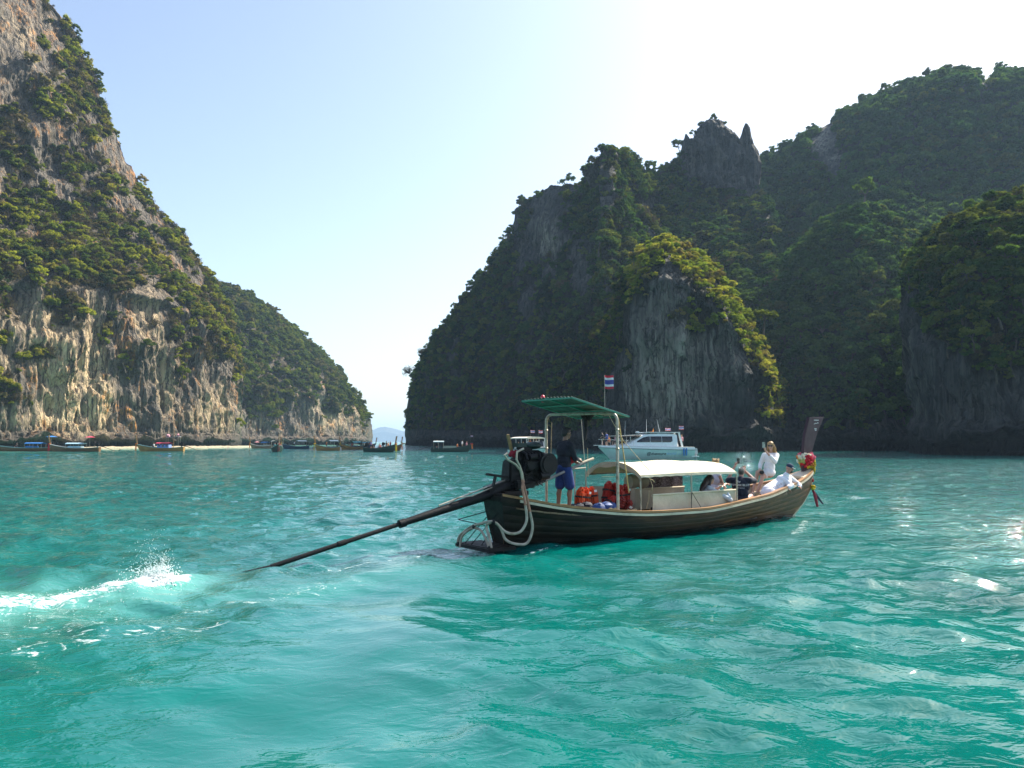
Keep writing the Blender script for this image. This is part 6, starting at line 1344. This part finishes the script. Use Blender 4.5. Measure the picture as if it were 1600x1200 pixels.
# cabin
def cab(x, w_, z): return [Vector((x, -w_, 1.40)), Vector((x, -w_ * .96, 1.40 + (z - 1.4) * .55)), Vector((x, -w_ * .78, z - .08)), Vector((x, -w_ * .5, z)), Vector((x, w_ * .5, z)), Vector((x, w_ * .78, z - .08)), Vector((x, w_ * .96, 1.40 + (z - 1.4) * .55)), Vector((x, w_, 1.40))]
prof = [(-3.6, 1.25, 2.95), (-3.2, 1.28, 3.05), (-2, 1.3, 3.12), (-.4, 1.28, 3.08), (.5, 1.25, 2.9), (1.1, 1.2, 2.55), (1.9, 1.15, 2.1), (2.7, 1.05, 1.82), (4.0, .6, 1.70), (4.6, .25, 1.62)]
m = MB(); m.loft([cab(*p)[::-1] for p in prof], False, True); m.build('cabin', WHITEP, sb, 40)
for s_ in (-1, 1):                                         # long dark side window
    m = MB(); V = []; 
    xs_ = np.linspace(-3.0, 1.25, 18); rgw = []
    for x in xs_:
        w_ = float(np.interp(x, [p[0] for p in prof], [p[1] for p in prof])); zt = float(np.interp(x, [p[0] for p in prof], [p[2] for p in prof])); lo = 2.02 if x > -2.8 else 2.15; hi = max(min(zt - .30, 2.72), lo + .03)
        f = lambda z: s_ * (w_ * .96 + (w_ * .78 - w_ * .96) * max(0, (z - (1.4 + (zt - 1.4) * .55)) / max(.05, (zt - .08) - (1.4 + (zt - 1.4) * .55))) + .025)
        rgw.append([Vector((x, f(z), z)) for z in np.linspace(lo, hi, 4)])
    m.loft(rgw if s_ < 0 else [r_[::-1] for r_ in rgw]); m.build('window', GLASSD, sb, 60)
    for x in (-1.7, -.3): m = MB(); m.bar((x, s_ * 1.29, 2.02), (x, s_ * 1.16, 2.72), .05, .03, 0, (1, 0, 0)); m.build('window_frame', WHITEP, sb)
m = MB(); m.box((-1.9, 0, 3.19), (4.2, 2.3, .08)); m.build('hardtop', WHITEP, sb, 30, .03)
for y in (-.9, .9): m = MB(); m.bar((-3.9, y, 3.12), (-4.3, y, 1.5), .22, .06, 0, (0, 1, 0)); m.build('pillar', WHITEP, sb)
m = MB(); m.bar((.6, -1.0, 2.95), (4.3, -.75, 2.75), .06, .05); m.bar((.6, 1.0, 2.95), (4.3, .75, 2.75), .06, .05); m.build('bimini_frame', CHROME, sb)
m = MB(); top = [[Vector((x, y * 1.05, 2.78 + .12 * (1 - y * y) - .03 * (x - .7))) for y in np.linspace(-1, 1, 9)] for x in np.linspace(.7, 3.6, 5)]; m.loft(top); m.loft([[p - Vector((0, 0, .04)) for p in r_][::-1] for r_ in top]); m.build('bimini', BLACKC, sb, 60)
for x in (3.4, 2.0): 
    for s_ in (-1, 1): m = MB(); m.tube([(x, s_ * .95, 1.7), (x, s_ * 1.0, 2.72)], .03, 6); m.build('post', CHROME, sb)
m = MB(); m.tube([(.9, -.4, 3.20), (.9, .4, 3.20)], .14, 10); m.build('radar', WHITEP, sb); m = MB(); m.box((.3, 0, 3.15), (1.2, .5, .12)); m.build('roof_box', WHITEP, sb, 30, .03)
for x, h, ln in ((2.3, 1.7, .05), (-.35, 1.9, .02), (-2.0, 1.9, -.35)): m = MB(); m.tube([(x, -.5, 2.9 if x > 1 else 3.15), (x - ln, -.5, 2.9 + h)], [.025, .012], 5); m.build('antenna', WHITEP, sb)
m = MB(); rl = [r_[0] * 1 for r_ in rg[17:]]
for s_ in (-1, 1):
    m.tube([Vector((p.x, s_ * -abs(p.y) * .93, p.z + .95)) for p in rl], .02, 5)
    for p in rl[::2]: m.tube([Vector((p.x, s_ * -abs(p.y) * .93, p.z + .25)), Vector((p.x, s_ * -abs(p.y) * .93, p.z + .95))], .016, 5)
m.build('bow_rail', CHROME, sb)
m = MB(); m.box((5.75, 0, 1.66), (.9, .5, .06)); m.build('bow_step', WHITEP, sb, 30, .02)
m = MB(); m.box((-5.75, 0, .35), (.9, 2.6, .12)); m.build('swim_platform', WHITEP, sb, 30, .03)
for y in (-.8, 0, .8):
    m = MB(); m.box((-5.9, y, .95), (.55, .42, .75), None, 0, .8); m.box((-5.95, y, .3), (.25, .2, .8)); m.build('outboard', C('outboard_grey', (.45, .46, .47)), sb, 30, .06)
for i, dx in enumerate((-4.3, -4.6)): m = MB(); m.tube([(dx, 1.56, 1.35), (dx + .05, 1.60, 1.1), (dx + .06, 1.60, .45)], [.05, .11, .09], 8); m.build('fender', C('fender_blue', (.06, .20, .45)), sb)
def onhull(x, y, side=1):                                 # onto the hull flank that faces us
    i = (x + SL / 2) / SL * 26; i = max(0, min(25.99, i)); a, b_ = rg[int(i)], rg[int(i) + 1]; t = i - int(i); k = (7, 6, 5); A_ = [a[j].lerp(b_[j], t) for j in k]
    z = y; p0, p1 = (A_[0], A_[1]) if z > A_[1].z else (A_[1], A_[2]); f = (z - p0.z) / (p1.z - p0.z + 1e-9); yy = p0.y + (p1.y - p0.y) * f
    return Vector((x, yy + .03, z))
text_mesh('lettering', '@dventure', .50, C('dark_script', (.07, .10, .11)), sb, lambda x, y: onhull(-.95 - x, y + .52), .006, 0, .15)
text_mesh('lettering', 'world', .50, C('pale_script', (.45, .66, .82)), sb, lambda x, y: onhull(-2.75 - x, y + .56), .012, 0, .15)
text_mesh('lettering', '.com', .26, C('pale_script', (.45, .66, .82)), sb, lambda x, y: onhull(-3.75 - x, y + .58), .004, 0, .15)
def sp(p): return lp(sb, p)
make_flag('flag', sp((-2.7, -.6, 3.2)), SBR + PI, .55, .62, .30, 'small striped flag lying low on the speedboat roof'); make_flag('flag', sp((-4.0, .6, 3.05)), SBR + PI + .3, .95, .62, .45, 'striped flag over the stern of the white speedboat')
og = MB(); og.tube([(0, 0, 0), (.05, 0, .45)], [.10, .03], 6); og.tube([(0, 0, 0), (-.3, 0, .05)], .06, 6); tag(og.build('pennant', C('orange_cloth', (.75, .25, .04))), 'orange rolled pennant on the speedboat roof', 'pennant').location = sp((-1.0, 0, 3.2))
for (x, y, z, sit, si, lb) in ((4.7, .3, 1.66, False, 2, 'person in blue standing on the speedboat bow'), (4.3, -.3, 1.62, True, 4, 'person in orange sitting on the speedboat foredeck'), (3.6, .4, 1.66, True, 6, 'person in pink sitting on the speedboat foredeck'), (3.0, -.1, 1.66, True, 0, 'person in white leaning on the speedboat cabin front'), (5.1, -.2, 1.66, False, 3, 'person in black standing at the tip of the speedboat bow'), (-4.4, .5, 1.35, False, 6, 'person in pink standing at the speedboat stern')):
    mini_person(sp((x, y, z)), SBR + random.uniform(-.5, .5), SH[si], BT[k_ % 3], hairs[k_ % 3], lb, sit, 'people on the white speedboat', .92, SKIN_F); k_ += 1

# ------------------------------------------------------------------ the open tour boat behind the motor
TBP = place(828, 713.5); TBR = -1.15
tb_ = empty('tour_boat', TBP, TBR, 'white tour boat with cream canopy and two flags behind the black motor', 'boat')
rg2 = sb_hull(9.5, 3.0, 1.25, .95)
m = MB(); m.loft([r_[::-1] for r_ in rg2]); m.add(rg2[0], [tuple(range(8))]); m.build('hull', WHITEP, tb_, 40)
m = MB(); m.loft([[Vector((r_[0].x, r_[0].y * .96, r_[0].z - .1)), Vector((r_[7].x, r_[7].y * .96, r_[7].z - .1))] for r_ in rg2]); m.build('deck', WHITEP, tb_)
for s_, i0 in ((-1, 0), (1, 7)): m = MB(); m.tube([r_[i0] for r_ in rg2], .07, 6); m.build('gunwale', C('grey_rubber', (.16, .20, .20)), tb_)
m = MB(); top = [[Vector((x, y * 1.42, 2.62 + .16 * (1 - y * y))) for y in np.linspace(-1, 1, 9)] for x in np.linspace(-3.6, 1.9, 6)]; m.loft(top); m.loft([[p - Vector((0, 0, .10)) for p in r_][::-1] for r_ in top]); m.loft([[top[i][0], top[i][0] - Vector((0, 0, .12))] for i in range(6)]); m.loft([[top[i][8], top[i][8] - Vector((0, 0, .12))] for i in range(6)]); m.loft([[p, p - Vector((0, 0, .14))] for p in top[5]]); m.loft([[p, p - Vector((0, 0, .14))] for p in top[0]])
m.build('canopy', C('cream_cover', (.72, .66, .54)), tb_, 60)
for x in (-3.5, -1.7, .1, 1.8):
    for s_ in (-1, 1): m = MB(); m.tube([(x, s_ * 1.36, .9), (x, s_ * 1.38, 2.6)], .035, 6); m.build('post', WHITEP, tb_)
m = MB(); m.loft([[Vector((2.0, y, 1.2)), Vector((1.75, y * .95, 2.1))] for y in np.linspace(-1.25, 1.25, 7)]); m.loft([[Vector((1.76, y * .95, 2.1)), Vector((2.01, y, 1.2))] for y in np.linspace(-1.25, 1.25, 7)]); m.build('windscreen', GLASSD, tb_)
for y in (-1.25, -.4, .4, 1.25): m = MB(); m.bar((2.03, y, 1.15), (1.78, y * .95, 2.15), .05, .04, 0, (0, 1, 0)); m.build('screen_frame', WHITEP, tb_)
for x in (-2.6, -1.4, -.2): m = MB(); m.box((x, 0, 1.15), (.4, 2.3, .4)); m.build('bench', C('seat_white', (.55, .55, .52)), tb_, 30, .05)
m = MB(); m.box((3.2, 0, 1.25), (1.4, 1.1, .28)); m.build('sun_pad', C('seat_white', (.55, .55, .52)), tb_, 30, .06)
TB = lambda p: lp(tb_, p)
make_flag('flag', TB((1.5, -.6, 2.75)), .3, .95, .55, .38, 'left of two small flags on the tour boat canopy'); make_flag('flag', TB((1.0, .9, 2.72)), .3, .95, .55, .38, 'right of two small flags on the tour boat canopy')
for (x, y, si, lb) in ((-2.4, -.7, 3, 'person in black at the back of the tour boat'), (-1.2, .5, 1, 'person in red on the middle bench of the tour boat'), (-1.2, -.5, 3, 'person in black on the middle bench of the tour boat'), (.0, .6, 2, 'person in blue on the front bench of the tour boat'), (.9, -.4, 4, 'person in orange beside the tour boat windscreen'), (1.0, .5, 0, 'person in white at the tour boat wheel')):
    mini_person(TB((x, y, .85)), TBR + random.uniform(-.5, .5), SH[si], BT[k_ % 3], hairs[k_ % 3], lb, x < .5, 'people on the tour boat', .95, SKIN_F); k_ += 1
